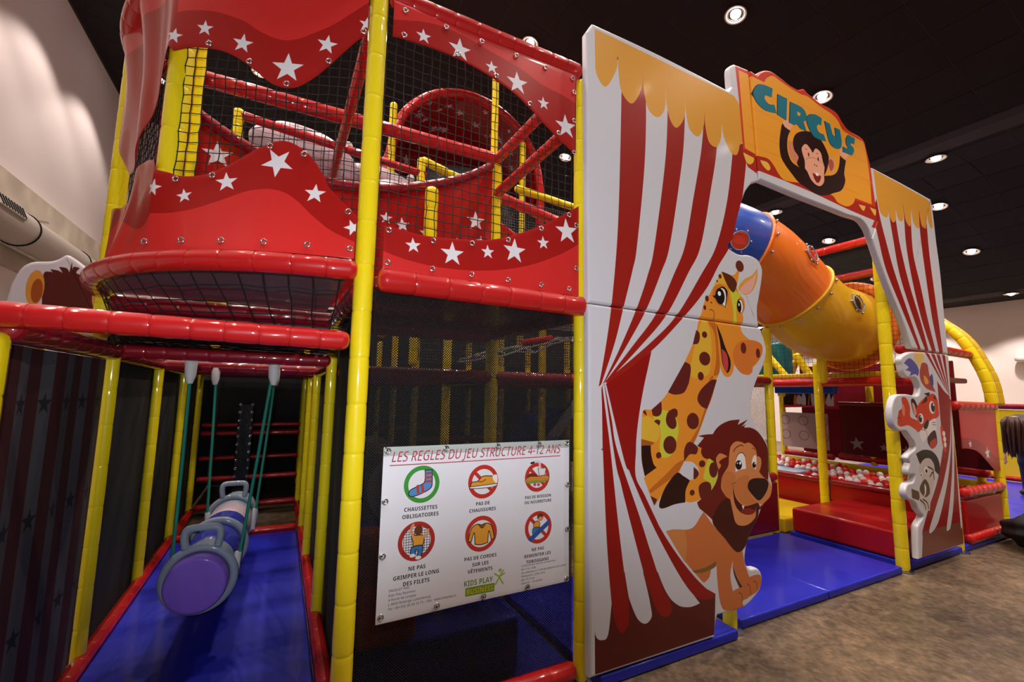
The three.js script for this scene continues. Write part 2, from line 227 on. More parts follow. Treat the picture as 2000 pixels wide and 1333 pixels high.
// ---------- blue floor mats ----------
function mat(x0, x1, z0, z1, h, label, seams) {
  const t = thing('floor_mat', label, 'mat'); const xs = [x0, ...seams, x1];
  for (let i = 0; i < xs.length - 1; i++) mesh('mat_section', rbox(xs[i] + 0.001, xs[i + 1] - 0.001, 0.002, h, z0, z1, 0.014), M.blue, t);
  return t;
}
mat(-1.09, -0.055, -3.2, 0.05, 0.06, 'long blue vinyl floor mat under the hanging purple log swing', []);
mat(0.06, 1.19, -3.4, -0.03, 0.06, 'blue floor mat in the dark bay behind the white rules poster', []);
mat(1.25, 2.33, -1.02, 0.1, 0.06, 'blue floor mat below the striped curtain panel with giraffe and lion', []);
mat(2.45, 4.58, -1.02, 0.03, 0.06, 'broad blue floor mat on the floor of the circus gate opening', [3.45]);
mat(4.72, 6.95, -1.02, 0.03, 0.06, 'blue floor mat running below the right gate panel to the corner post', [5.8]);
mat(7.08, 11.5, -3.4, 0.1, 0.06, 'blue floor mat in front of the low yellow wall', [9.3]);
// ---------- frames of posts and padded rails ----------
const YP = 0.043, RR = 0.052;
function post(f, x, z, y0, y1, r = YP, m = M.yellow) { return pad(f, 'post', [V(x, y0, z), V(x, y1, z)], r, m, { pitch: 0.2, seg: 18 }); }
function rail(f, a, b, r = RR, m = M.red, o = {}) { return pad(f, 'rail', [V(...a), V(...b)], r, m, o); }
function arcPts(y, n = 40, r = 1.2) { const p = []; for (let i = 0; i <= n; i++) { const a = i / n * Math.PI / 2; p.push(V(-Math.sin(a) * r, y, -1.2 + Math.cos(a) * r)); } return p; }
const base = new THREE.CylinderGeometry(0.075, 0.08, 0.012, 24);
function foot(f, x, z, y = 0.006) { const m = mesh('base_plate', base, M.steel, f); m.position.set(x, y, z); }
{
  const f = thing('climbing_tower_frame', 'yellow padded posts and red padded rails of the tall tower with rounded balcony', 'play frame');
  post(f, 0, 0, 0.005, 4.1); post(f, 1.2, 0, 0.005, 3.4, 0.04); post(f, -0.82, -0.385, 2.06, 4.1, 0.05); post(f, -1.22, -1.2, 1.76, 4.1); post(f, -0.76, -0.46, 2.06, 3.4, 0.022);
  post(f, 0, -1.2, 0.005, 2.0, 0.034); post(f, 1.2, -1.2, 0.005, 3.42, 0.05);
  foot(f, 0, 0); foot(f, 1.2, 0);
  rail(f, [0.055, 2.0, 0.03], [1.22, 1.99, 0.03], 0.056, M.red, { ties: M.tie }); rail(f, [0.05, 0.07, 0.0], [1.16, 0.07, 0.0], 0.045); rail(f, [0.05, 3.44, 0.0], [1.2, 3.45, 0.0], 0.045, M.red, { ties: M.tie, pitch: 0.12 });
  pad(f, 'curved_rail', arcPts(2.03).map((p) => p.add(V(-0.03, 0, 0.01))), 0.045, M.red, { pitch: 0.13, ties: M.tie }); pad(f, 'curved_rail', arcPts(3.45), 0.05, M.red, { pitch: 0.13 });
  rail(f, [-1.15, 3.46, -1.2], [1.2, 3.47, -1.2], 0.05); rail(f, [0.0, 3.41, -0.05], [-0.02, 3.36, -2.0], 0.035, M.red); rail(f, [1.2, 3.15, -0.05], [1.2, 3.15, -1.2], 0.04); rail(f, [1.2, 3.44, -0.05], [1.2, 3.46, -1.2], 0.04);
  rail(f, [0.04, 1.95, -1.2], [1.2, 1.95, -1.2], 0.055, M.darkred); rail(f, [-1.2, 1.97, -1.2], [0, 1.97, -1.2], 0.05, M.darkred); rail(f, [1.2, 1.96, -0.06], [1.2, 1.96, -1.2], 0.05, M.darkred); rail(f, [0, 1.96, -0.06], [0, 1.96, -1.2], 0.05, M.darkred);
}
// tower deck
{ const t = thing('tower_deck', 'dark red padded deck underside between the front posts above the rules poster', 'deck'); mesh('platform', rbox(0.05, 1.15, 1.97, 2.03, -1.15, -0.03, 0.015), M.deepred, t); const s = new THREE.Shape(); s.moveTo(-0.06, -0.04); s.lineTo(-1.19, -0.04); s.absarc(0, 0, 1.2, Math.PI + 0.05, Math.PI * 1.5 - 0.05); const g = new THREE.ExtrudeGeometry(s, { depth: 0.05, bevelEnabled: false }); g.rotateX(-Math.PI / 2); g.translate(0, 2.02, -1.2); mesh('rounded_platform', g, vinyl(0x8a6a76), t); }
// swing bay frame
{
  const f = thing('swing_bay_frame', 'yellow posts and red rails framing the low bay around the purple log swing', 'play frame');
  post(f, -1.15, 0, 0.005, 1.67); foot(f, -1.15, 0);
  for (const z of [-1.2, -2.3, -3.35, -4.4]) post(f, -1.15, z, 0.005, 1.7, 0.032);
  for (const z of [-2.3, -3.2, -4.4]) post(f, -0.01, z, 0.005, 1.66, 0.032);
  rail(f, [-1.75, 1.735, 0.03], [-0.05, 1.71, 0.03], 0.042, M.red, { ties: M.tie, pitch: 0.115 });
  rail(f, [-1.15, 1.69, -0.05], [-1.15, 1.69, -1.2], 0.05, M.darkred); rail(f, [-1.12, 1.7, -1.2], [0, 1.69, -1.2], 0.042, M.darkred, { pitch: 0.1 });
  rail(f, [-1.15, 1.68, -1.2], [-1.15, 1.66, -3.35], 0.045, M.darkred); rail(f, [0, 1.66, -1.2], [0, 1.64, -3.2], 0.045, M.darkred);
  rail(f, [-1.15, 1.67, -2.35], [0, 1.66, -2.35], 0.042, M.darkred); rail(f, [-1.15, 1.66, -3.2], [0, 1.66, -3.2], 0.042, M.darkred);
  for (const [y, r] of [[0.1, 0.035], [0.42, 0.03], [0.66, 0.025], [0.95, 0.03], [1.05, 0.025]]) rail(f, [-1.1, y, -4.4], [-0.03, y, -4.4], r, M.redpad);
  rail(f, [-1.13, 0.06, 0], [-1.13, 0.06, -4.4], 0.04); rail(f, [-0.01, 0.06, -0.1], [-0.01, 0.06, -4.4], 0.04); rail(f, [-1.1, 0.07, -3.28], [-0.05, 0.07, -3.28], 0.035);
}
// inner frame of the lower level
{
  const f = thing('play_storey_climbing_frame', 'dim yellow posts and dark red rails deep inside behind the rules poster', 'play frame');
  for (const z of [-2.3, -3.5, -4.7, -5.9]) post(f, 1.2, z, 0.005, 2.35, 0.045);
  for (const [x, z] of [[2.4, -2.4], [2.4, -3.5], [2.4, -4.7], [3.5, -3.5], [3.5, -2.3], [0.05, -5.9], [3.5, -4.7]]) post(f, x, z, 0.005, 2.3, 0.045);
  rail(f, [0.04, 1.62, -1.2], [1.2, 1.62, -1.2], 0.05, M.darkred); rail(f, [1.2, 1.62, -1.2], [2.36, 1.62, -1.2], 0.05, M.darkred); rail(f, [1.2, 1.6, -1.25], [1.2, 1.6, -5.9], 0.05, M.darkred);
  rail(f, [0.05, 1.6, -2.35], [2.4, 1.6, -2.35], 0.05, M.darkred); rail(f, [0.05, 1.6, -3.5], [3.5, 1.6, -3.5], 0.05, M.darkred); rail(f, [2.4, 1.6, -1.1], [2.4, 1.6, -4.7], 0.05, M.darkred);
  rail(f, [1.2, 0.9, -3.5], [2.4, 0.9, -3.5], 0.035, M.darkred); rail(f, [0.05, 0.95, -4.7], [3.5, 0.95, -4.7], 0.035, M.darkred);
}
{ const t = thing('storey_deck', 'dark padded floor of the middle storey at the back of the play structure', 'deck'); mesh('platform', rbox(-1.15, 4.55, 1.66, 1.72, -6.2, -3.55, 0.015), M.deepred, t); mesh('platform', rbox(2.45, 4.5, 1.66, 1.72, -3.5, -1.2, 0.015), M.deepred, t); mesh('platform', rbox(0.06, 2.35, 1.66, 1.72, -3.5, -2.42, 0.015), M.deepred, t); }
{ const t = thing('backdrop_curtain', 'black fabric closing the back of the dark lower storey', 'curtain'); mesh('cloth', box(-1.6, 9.0, 0, 2.9, -6.32, -6.3), M.blackfab, t); }
{ const t = thing('black_curtain', 'black fabric wall on the right of the log swing bay', 'curtain'); mesh('cloth', box(0.045, 0.055, 0.0, 1.95, -6.2, -0.1), M.blackfab, t); }
{ const t = thing('fabric_curtain', 'black fabric wall on the left behind the striped mesh banner', 'curtain'); mesh('cloth', box(-1.2, -1.19, 0.0, 1.95, -6.2, -1.25), M.blackfab, t); }
// entrance frame
{
  const f = thing('gateway_climbing_frame', 'yellow posts and red rails carrying the circus gate panels', 'play frame');
  post(f, 2.38, 0, 0.005, 3.2); post(f, 4.66, 0, 0.005, 3.4, 0.05); post(f, 5.8, -0.0, 0.005, 3.3, 0.04); foot(f, 2.38, 0); foot(f, 4.66, 0); foot(f, 5.8, 0);
  post(f, 4.68, -1.15, 0.005, 2.3, 0.045); post(f, 5.85, -1.25, 0.07, 1.95, 0.05); post(f, 5.85, -0.0 - 2.35, 0.07, 1.7, 0.05);
  rail(f, [2.38, 3.27, 0], [4.66, 3.27, 0], 0.045); rail(f, [5.88, 1.69, -2.6], [5.88, 1.7, -0.03], 0.055, M.red); rail(f, [5.88, 3.4, -2.4], [5.88, 3.4, -0.05], 0.05); rail(f, [5.88, 3.0, -2.4], [5.88, 3.0, -0.05], 0.05, M.darkred);
  rail(f, [2.4, 1.68, -1.15], [4.68, 1.68, -1.15], 0.05, M.darkred); rail(f, [4.3, 0.62, -1.12], [4.66, 0.62, -1.12], 0.05, M.darkred);
  rail(f, [5.88, 2.36, -0.35], [5.88, 2.36, -0.03], 0.05, M.red); rail(f, [5.0, 1.98, -0.04], [5.9, 1.98, -0.04], 0.045, M.red);
  rail(f, [5.9, 3.0, -2.35], [5.9, 1.8, -2.35], 0.045, M.yellow);
}
{ const t = thing('under_balcony_valance', 'dark mauve cloth strip hanging below the rounded balcony', 'cloth'); mesh('cloth', box(-1.14, -0.04, 1.76, 1.93, -1.235, -1.225), vinyl(0x4a3038), t); }
{ const t = thing('pit_upper_deck', 'dark upper floor over the ball pit at the height of the long red rail', 'deck'); mesh('platform', rbox(6.12, 7.04, 1.7, 1.76, -2.5, -0.2, 0.02), M.deepred, t); }
// ---------- printed circus gate ----------
const ZF = 0.105, ZB = 0.05;
const CW = '#d2d3da', CR = '#9c1c12', CR2 = '#93100b', VAL = '#e0a036', BRN = '#5b1a14', DKB = '#2b0f0a';
function curtainLeft(p) {
  // striped drape gathered to the left
  for (const s of [
    [1.435,3.415,1.435,3.415,1.61,3.535,1.61,3.535,1.631,3.334,1.609,2.91,1.538,2.387,1.501,2.234,1.432,2.013,1.362,1.792,1.263,1.552,1.263,1.552,1.246,1.54,1.246,1.54,1.298,1.77,1.341,2.013,1.383,2.361,1.408,2.742],
    [1.826,3.477,1.826,3.477,1.988,3.533,1.988,3.533,1.964,3.196,1.92,2.928,1.809,2.434,1.728,2.246,1.604,2.007,1.463,1.799,1.285,1.561,1.285,1.561,1.274,1.554,1.274,1.554,1.396,1.758,1.528,2.004,1.621,2.221,1.68,2.412,1.792,3.02],
    [2.177,3.516,2.177,3.516,2.31,3.421,2.31,3.421,2.278,3.179,2.219,2.936,2.091,2.482,1.967,2.28,1.767,1.988,1.535,1.766,1.296,1.561,1.296,1.561,1.291,1.568,1.291,1.568,1.486,1.772,1.685,1.99,1.838,2.251,1.945,2.457,2.034,2.79,2.131,3.178],
    [2.465,3.3,2.465,3.3,2.611,3.342,2.611,3.342,2.593,3.166,2.496,2.756,2.385,2.532,2.262,2.377,2.128,2.194,1.92,1.993,1.636,1.758,1.298,1.553,1.298,1.553,1.308,1.58,1.308,1.58,1.637,1.811,1.857,1.997,2.086,2.286,2.244,2.508,2.376,2.866],
  ]) p.blob(s, CR);
  p.blob([1.291,1.552,1.291,1.552,1.448,1.64,1.639,1.758,1.639,1.758,1.608,1.656,1.568,1.524,1.534,1.385,1.511,1.25,1.504,1.131,1.507,1.187,1.502,1.044,1.567,.935,1.669,.762,1.669,.762,1.4,.821,1.4,.821,1.272,1.197,1.271,1.144,1.268,1.431,1.266,1.536], CR2);
  p.poly([1.212,.427,1.214,.085,2.103,.083,2.121,.31,1.797,.487,1.325,.562], BRN);
  p.blob([1.213,.58,1.213,.58,1.212,.343,1.22,.265,1.259,.238,1.299,.257,1.324,.406,1.324,.406,1.297,.69,1.297,.69,1.282,.968,1.282,.968,1.272,1.197,1.272,1.197,1.216,1.2,1.216,1.2], CW);
  p.blob([1.272,1.197,1.272,1.197,1.324,1.195,1.324,1.195,1.381,.75,1.426,.457,1.442,.366,1.435,.28,1.392,.243,1.352,.297,1.324,.406,1.297,.69,1.282,.968], CR2);
  p.blob([1.27,1.548,1.27,1.548,1.285,1.549,1.285,1.549,1.357,1.139,1.397,1.005,1.486,.719,1.569,.45,1.598,.336,1.603,.281,1.558,.256,1.502,.292,1.455,.381,1.432,.456,1.381,.75,1.324,1.195,1.295,1.387], CW);
  p.blob([1.35,1.194,1.35,1.194,1.371,1.193,1.371,1.193,1.453,1.001,1.526,.825,1.611,.609,1.686,.43,1.75,.326,1.748,.27,1.694,.264,1.643,.309,1.6,.399,1.569,.468,1.486,.719,1.397,1.005], CR2);
  p.blob([1.287,1.551,1.287,1.551,1.298,1.553,1.298,1.553,1.421,1.136,1.467,1.066,1.566,.897,1.681,.713,1.798,.525,1.906,.373,1.985,.281,1.985,.281,1.902,.276,1.804,.306,1.712,.398,1.611,.609,1.526,.825,1.371,1.193,1.334,1.36], CW);
  p.blob([1.403,1.192,1.403,1.192,1.507,1.187,1.507,1.187,1.502,1.044,1.567,.935,1.669,.762,1.8,.592,1.938,.445,2.052,.347,2.115,.312,2.115,.312,2.095,.29,2.02,.296,1.933,.339,1.824,.464,1.68,.675,1.565,.868,1.466,1.056], CR2);
  // scalloped valance
  p.blob([1.229,3.682,1.229,3.682,2.492,3.679,2.492,3.679,2.731,3.493,2.731,3.493,2.53,3.304,2.53,3.304,2.517,3.258,2.485,3.219,2.426,3.233,2.363,3.326,2.348,3.419,2.348,3.419,2.332,3.303,2.281,3.224,2.207,3.24,2.175,3.352,2.174,3.454,2.174,3.454,2.156,3.333,2.098,3.248,2.02,3.278,1.989,3.387,1.989,3.487,1.989,3.487,1.97,3.342,1.898,3.25,1.841,3.288,1.811,3.394,1.806,3.503,1.806,3.503,1.794,3.35,1.727,3.27,1.649,3.303,1.613,3.429,1.607,3.534,1.607,3.534,1.597,3.423,1.516,3.294,1.434,3.342,1.411,3.455,1.405,3.57,1.405,3.57,1.392,3.473,1.31,3.334,1.241,3.393,1.231,3.508], VAL);
  p.poly([1.399,3.547,1.405,3.57,1.41,3.551], BRN);
}
function giraffe(p) {
  const O = '#e8942c', Y = '#e2b436', G = '#cdd03c', S = '#64201a', D = '#c46c1e';
  p.blob([2.148,2.152,2.102,2.094,2.083,2.039,2.051,1.984,2.03,1.918,1.99,1.826,1.915,1.709,1.841,1.601,1.763,1.515,1.705,1.462,1.636,1.416,1.57,1.412,1.554,1.353,1.547,1.207,1.549,1.123,1.57,1.039,1.598,.954,1.638,.871,1.638,.871,1.681,.908,1.772,1.008,1.838,1.044,1.882,1.105,1.972,1.208,2.028,1.285,2.097,1.408,2.147,1.483,2.2,1.612,2.217,1.632,2.236,1.73,2.237,1.829,2.232,1.921,2.202,1.998], O);
  p.blob([2.097,1.988,2.138,1.959,2.158,1.889,2.163,1.798,2.149,1.707,2.108,1.628,1.964,1.624,2.007,1.814,2.059,1.946], Y);
  p.blob([2.139,1.979,2.188,1.917,2.203,1.826,2.199,1.722,2.163,1.604,2.17,1.573,2.097,1.408,1.972,1.208,1.938,1.215,2.02,1.31,2.089,1.445,2.134,1.61,2.224,1.645,2.238,1.763,2.238,1.895,2.202,1.991], D);
  p.blob([1.703,1.414,1.703,1.414,1.764,1.403,1.829,1.361,1.847,1.301,1.828,1.231,1.784,1.151,1.711,1.137,1.689,1.19,1.699,1.27,1.685,1.328,1.643,1.374], G);
  p.blob([1.556,1.37,1.556,1.37,1.608,1.376,1.67,1.34,1.692,1.293,1.683,1.247,1.651,1.225,1.651,1.225,1.548,1.249,1.548,1.249], Y); p.blob([1.548,1.249,1.548,1.249,1.651,1.225,1.651,1.225,1.615,1.209,1.547,1.213,1.547,1.213], '#a85a1a');
  p.blob([1.547,1.212,1.547,1.212,1.619,1.21,1.619,1.21,1.622,1.159,1.64,1.102,1.663,1.083,1.663,1.083,1.57,1.04,1.57,1.04,1.55,1.123], DKB);
  p.blob([1.562,1.029,1.562,1.029,1.663,1.083,1.767,1.129,1.868,1.188,1.938,1.215,1.882,1.105,1.772,1.008,1.598,.954,1.598,.954], O); p.blob([1.598,.96,1.598,.96,1.732,1.039,1.824,1.097,1.887,1.111,1.83,1.044,1.763,1.009,1.613,.942,1.613,.942], D);
  for (const s of [[2.025,1.916,2.025,1.916,2.052,1.9,2.055,1.862,2.035,1.829,1.99,1.822,1.99,1.822,2.01,1.878], [1.915,1.707,1.915,1.707,1.958,1.692,1.965,1.655,1.949,1.592,1.939,1.567,1.898,1.517,1.821,1.504,1.765,1.517,1.765,1.517], [2.202,1.604,2.202,1.604,2.152,1.601,2.076,1.558,2.029,1.513,2.018,1.47,2.053,1.433,2.102,1.417,2.102,1.417,2.158,1.515], [1.709,1.464,1.709,1.464,1.711,1.403,1.686,1.377,1.643,1.38,1.632,1.415,1.632,1.415], [1.839,1.411,1.84,1.379,1.82,1.366,1.82,1.366,1.83,1.337,1.824,1.311,1.797,1.299,1.761,1.315,1.743,1.35,1.755,1.391,1.768,1.4,1.768,1.4,1.764,1.404,1.764,1.404,1.81,1.42], [1.698,1.348,1.689,1.322,1.689,1.322,1.648,1.346,1.648,1.346,1.67,1.357], [1.566,1.409,1.566,1.409,1.585,1.406,1.594,1.377,1.594,1.377,1.568,1.395], [1.638,.871,1.638,.871,1.609,.929,1.609,.929,1.631,.919,1.662,.905,1.662,.905]]) p.blob(s, S);
  p.ell([2.1,1.891,.024,.021,2.095,1.736,.051,.044,2.053,1.623,.027,.027,1.971,1.344,.053,.05,1.772,1.207,.053,.052,1.68,1.151,.021,.018], S);
  // raised foreleg
  p.blob([1.901,1.146,1.901,1.146,1.979,1.178,2.041,1.181,2.111,1.13,2.164,1.09,2.179,1.034,2.167,.98,2.118,.917,2.118,.917,2.027,.877,1.94,.862,1.886,.879,1.884,.931,1.92,.986,1.972,1,2.009,1.021,2.001,1.063,1.95,1.099,1.882,1.105,1.882,1.105], O); p.blob([2.111,1.131,2.111,1.131,2.164,1.09,2.179,1.034,2.167,.98,2.118,.917,2.118,.917,2.094,.973,2.094,.973,2.05,.994,2.061,1.036,2.081,1.083], G);
  p.blob([1.886,1.095,1.886,1.095,1.949,1.079,1.968,1.068,1.968,1.068,1.96,.994,1.96,.994,1.921,1.003,1.838,1.041,1.838,1.041], CW);
  for (const s of [[2.004,.944,2.049,.972,2.103,.964,2.115,.923,2.081,.879,2.023,.875], [1.966,1.068,1.966,1.068,2,1.045,2.008,1.021,1.98,.997,1.961,.998,1.961,.998], [1.889,1.17,1.916,1.213,1.955,1.215,2.006,1.183,1.991,1.144,1.935,1.144,1.886,1.105,1.886,1.105], [2.041,1.178,2.041,1.178,2.111,1.136,2.101,1.109,2.056,1.12,2.035,1.151]]) p.blob(s, S);
  p.ell([2.041,1.083,.028,.021,2.141,1.04,.039,.047,1.947,.918,.021,.017], S);
  p.blob([1.822,1.042,1.875,1.021,1.931,.991,1.931,.991,1.893,.936,1.887,.867,1.887,.867,1.799,.864,1.711,.85,1.676,.862,1.689,.908,1.738,.977], DKB);
  // head
  p.blob([2.288,2.334,2.288,2.334,2.378,2.304,2.426,2.254,2.465,2.196,2.507,2.166,2.512,2.11,2.486,2.065,2.492,2.038,2.483,1.989,2.483,1.989,2.097,1.988,2.097,1.988,2.083,2.039,2.102,2.094,2.157,2.16,2.225,2.254], O);
  p.blob([2.288,2.334,2.288,2.334,2.347,2.293,2.374,2.234,2.314,2.25,2.254,2.249,2.204,2.219,2.204,2.219,2.246,2.272], Y); p.blob([2.316,2.295,2.316,2.295,2.344,2.251,2.37,2.178,2.39,2.07,2.385,1.99,2.385,1.99,2.423,1.989,2.423,1.989,2.422,2.101,2.458,2.174,2.478,2.204,2.424,2.219], G);
  p.blob([2.287,2.336,2.287,2.336,2.379,2.321,2.431,2.29,2.437,2.256,2.403,2.206,2.363,2.222,2.325,2.269], '#5f2a12');
  p.blob([2.381,2.322,2.381,2.322,2.421,2.334,2.454,2.371,2.454,2.371,2.473,2.366,2.473,2.366,2.443,2.267,2.443,2.267,2.419,2.302], O); p.ell([2.477,2.4,.043,.04], '#6b2a16');
  p.blob([2.672,2.415,2.672,2.415,2.664,2.335,2.619,2.257,2.561,2.213,2.502,2.204,2.452,2.243,2.52,2.312,2.604,2.352], '#e2a23a'); p.blob([2.664,2.394,2.664,2.394,2.62,2.279,2.562,2.221,2.497,2.21,2.472,2.238,2.545,2.296,2.614,2.339], '#eab0a0');
  p.ell([2.27,2.17,.079,.074], '#d47d26'); p.blob([2.181,2.159,2.181,2.159,2.211,2.163,2.242,2.207,2.293,2.232,2.337,2.208,2.329,2.152,2.31,2.089,2.31,2.089,2.257,2.121], '#1c1210'); p.blob([2.307,2.096,2.307,2.096,2.321,2.158,2.314,2.206,2.282,2.221,2.252,2.205,2.215,2.159,2.215,2.159,2.262,2.125], '#f4f2ef'); p.ell([2.262,2.162,.046,.055], '#171412'); p.ell([2.256,2.18,.016,.016], '#fff');
  p.ell([2.47,2.12,.04,.052], '#d47d26'); p.ell([2.462,2.117,.032,.049], '#1c1210'); p.ell([2.466,2.116,.026,.045], '#f4f2ef'); p.ell([2.455,2.112,.021,.041], '#171412'); p.ell([2.452,2.126,.007,.011], '#fff');
  p.ell([2.269,2.299,.015,.015,2.239,2.263,.008,.008,2.134,2.132,.017,.02,2.175,2.11,.008,.005,2.111,2.07,.013,.016], S); p.line([2.157,2.06,2.184,2.06,2.198,2.044,2.192,1.997], '#6b3a16', 0.005);
  // muzzle and open mouth
  p.blob([2.206,1.988,2.206,1.988,2.247,1.929,2.291,1.832,2.346,1.755,2.374,1.723,2.366,1.67,2.329,1.63,2.279,1.631,2.243,1.678,2.233,1.763,2.223,1.88], O); p.blob([2.211,1.984,2.211,1.984,2.259,1.936,2.291,1.832,2.34,1.742,2.336,1.682,2.302,1.653,2.264,1.705,2.253,1.777,2.243,1.862], '#2a1510'); p.blob([2.258,1.81,2.258,1.81,2.307,1.777,2.318,1.708,2.299,1.659,2.269,1.705], '#c5434c');
  p.blob([2.202,1.99,2.202,1.99,2.457,1.988,2.457,1.988,2.474,1.933,2.55,1.89,2.636,1.882,2.684,1.853,2.674,1.793,2.614,1.728,2.547,1.69,2.547,1.69,2.558,1.665,2.513,1.645,2.441,1.659,2.383,1.704,2.336,1.762,2.291,1.832,2.256,1.909], O); p.blob([2.373,1.797,2.433,1.865,2.55,1.887,2.636,1.882,2.684,1.853,2.668,1.786,2.569,1.701,2.569,1.701,2.558,1.665,2.502,1.647,2.431,1.664,2.379,1.724], '#dc7a30'); p.ell([2.48,1.827,.029,.038,2.633,1.801,.022,.034], '#6a2418');
}
function lion(p) {
  const F = '#d88a50', T = '#c8703a', Mn = '#6a1a10';
  p.blob([1.725,.721,1.725,.721,1.784,.724,1.898,.71,1.958,.723,2.012,.772,2.041,.796,2.041,.796,2.15,.683,2.306,.564,2.312,.506,2.139,.485,2.033,.466,1.931,.473,1.931,.473,1.836,.575], T); p.blob([1.725,.721,1.725,.721,1.784,.724,1.874,.712,1.874,.712,1.891,.634,1.875,.524,1.875,.524,1.805,.612], '#cc8448');
  p.blob([1.929,.473,1.929,.473,2.042,.474,2.14,.496,2.14,.496,2.134,.468,2.084,.453,2.015,.448,1.951,.456,1.951,.456], '#80602c'); p.blob([1.951,.456,1.951,.456,2.015,.448,2.089,.455,2.089,.455,2.074,.414,2.038,.394,2.016,.396], T);
  p.blob([2.313,.53,2.313,.53,2.385,.521,2.385,.521,2.408,.432,2.442,.353,2.442,.353,2.503,.357,2.553,.345,2.561,.297,2.516,.256,2.455,.24,2.425,.242,2.371,.306,2.327,.373,2.289,.45], T); p.blob([2.285,.448,2.285,.448,2.327,.368,2.373,.304,2.373,.304,2.342,.306,2.342,.306,2.3,.383], '#5a2414');
  p.blob([2.148,.565,2.308,.531,2.316,.506,2.285,.463,2.262,.389,2.28,.297,2.28,.297,2.342,.305,2.4,.298,2.43,.28,2.43,.235,2.366,.221,2.373,.187,2.288,.185,2.197,.202,2.163,.25,2.146,.345,2.139,.467], T); p.line([2.336,.279,2.363,.259,2.365,.215], '#7a3414', 0.005); p.line([2.42,.315,2.442,.299,2.45,.247], '#7a3414', 0.005); p.line([2.48,.323,2.509,.309,2.516,.265], '#7a3414', 0.005);
  p.blob([2.012,1.253,2.012,1.253,2.08,1.259,2.146,1.26,2.146,1.26,2.179,1.292,2.233,1.321,2.312,1.342,2.413,1.348,2.413,1.348,2.389,1.314,2.389,1.314,2.495,1.348,2.495,1.348,2.426,1.301,2.426,1.301,2.474,1.316,2.474,1.316,2.455,1.296,2.521,1.292,2.587,1.267,2.644,1.217,2.691,1.15,2.698,1.074,2.688,1,2.671,.894,2.636,.766,2.576,.757,2.567,.754,2.553,.704,2.501,.616,2.437,.562,2.38,.52,2.38,.52,2.372,.574,2.372,.574,2.331,.517,2.331,.517,2.292,.569,2.229,.614,2.15,.682,2.15,.682,2.116,.74,2.039,.798,2.003,.824,1.987,.858,1.987,.858,2.034,.878,2.093,.901,2.154,.955,2.181,1.012,2.167,1.072,2.103,1.115,2.039,1.152,2.048,1.176,2.048,1.176,2.002,1.192,2.002,1.192,2.065,1.24,2.065,1.24], Mn);
  p.blob([2.32,.872,2.32,.872,2.554,.805,2.554,.805,2.568,.766,2.568,.766,2.531,.688,2.437,.562,2.332,.522,2.202,.641,2.116,.734,2.194,.834], '#42120c');
  p.blob([2.169,1.109,2.208,1.138,2.278,1.116,2.278,1.116,2.222,1.101,2.192,1.082,2.192,1.082,2.213,1.063,2.189,1.038,2.189,1.038,2.175,1.072], F); p.blob([2.571,1.097,2.608,1.09,2.616,1.057,2.596,1.011,2.569,1.012], F);
  p.blob([2.36,1.206,2.416,1.202,2.448,1.19,2.448,1.19,2.498,1.195,2.546,1.167,2.569,1.129,2.574,1.081,2.587,1.006,2.641,.955,2.683,.936,2.721,.875,2.711,.822,2.654,.78,2.594,.78,2.554,.805,2.554,.805,2.537,.769,2.528,.713,2.454,.676,2.375,.677,2.329,.704,2.308,.768,2.289,.843,2.284,.849,2.284,.849,2.24,.879,2.208,.921,2.21,.965,2.232,1.008,2.28,1.056,2.292,1.116,2.311,1.176], F);
  p.blob([2.21,.965,2.235,1.008,2.286,1.025,2.347,.991,2.332,.941,2.34,.878,2.392,.82,2.47,.792,2.554,.804,2.554,.804,2.499,.851,2.462,.911,2.483,.982,2.386,.978,2.325,.947,2.325,.947,2.324,.892,2.284,.849,2.284,.849,2.236,.882], '#cd7a40');
  p.blob([2.325,.947,2.325,.947,2.329,.886,2.357,.836,2.43,.793,2.558,.802,2.558,.802,2.537,.776,2.525,.746,2.467,.735,2.388,.756,2.336,.806,2.319,.872], '#4a0f0c'); p.blob([2.389,.77,2.453,.779,2.526,.757,2.508,.738,2.458,.735,2.411,.746], '#8a2018');
  p.poly([2.397,.801,2.424,.794,2.409,.772], '#f6f2ee'); p.poly([2.573,.794,2.592,.788,2.581,.773], '#f6f2ee');
  p.blob([2.498,.956,2.565,.96,2.65,.949,2.68,.92,2.663,.874,2.608,.826,2.563,.817,2.515,.85,2.469,.895,2.468,.931], '#2a0f10');
  p.line([2.308,.938,2.328,.947,2.348,.945], '#7a3414', 0.004);
  p.blob([2.356,1.082,2.383,1.121,2.419,1.129,2.446,1.103,2.455,1.029,2.455,1.029,2.389,1.024,2.348,1.013,2.348,1.013], '#f2f0ee'); p.ell([2.383,1.056,.032,.03], '#120c0c'); p.ell([2.398,1.067,.01,.01,2.371,1.068,.005,.005], '#fff');
  p.blob([2.516,1.068,2.537,1.104,2.563,1.107,2.565,1.06,2.554,1.018,2.554,1.018,2.52,1.036], '#f2f0ee'); p.ell([2.539,1.047,.02,.019], '#120c0c'); p.ell([2.548,1.055,.006,.005], '#fff');
  p.line([2.336,1.143,2.366,1.169,2.415,1.182,2.435,1.175], '#5a2412', 0.006); p.line([2.528,1.157,2.545,1.155,2.551,1.145], '#5a2412', 0.005); p.line([2.357,1.092,2.379,1.124,2.42,1.134,2.451,1.108], '#5a2412', 0.004);
}
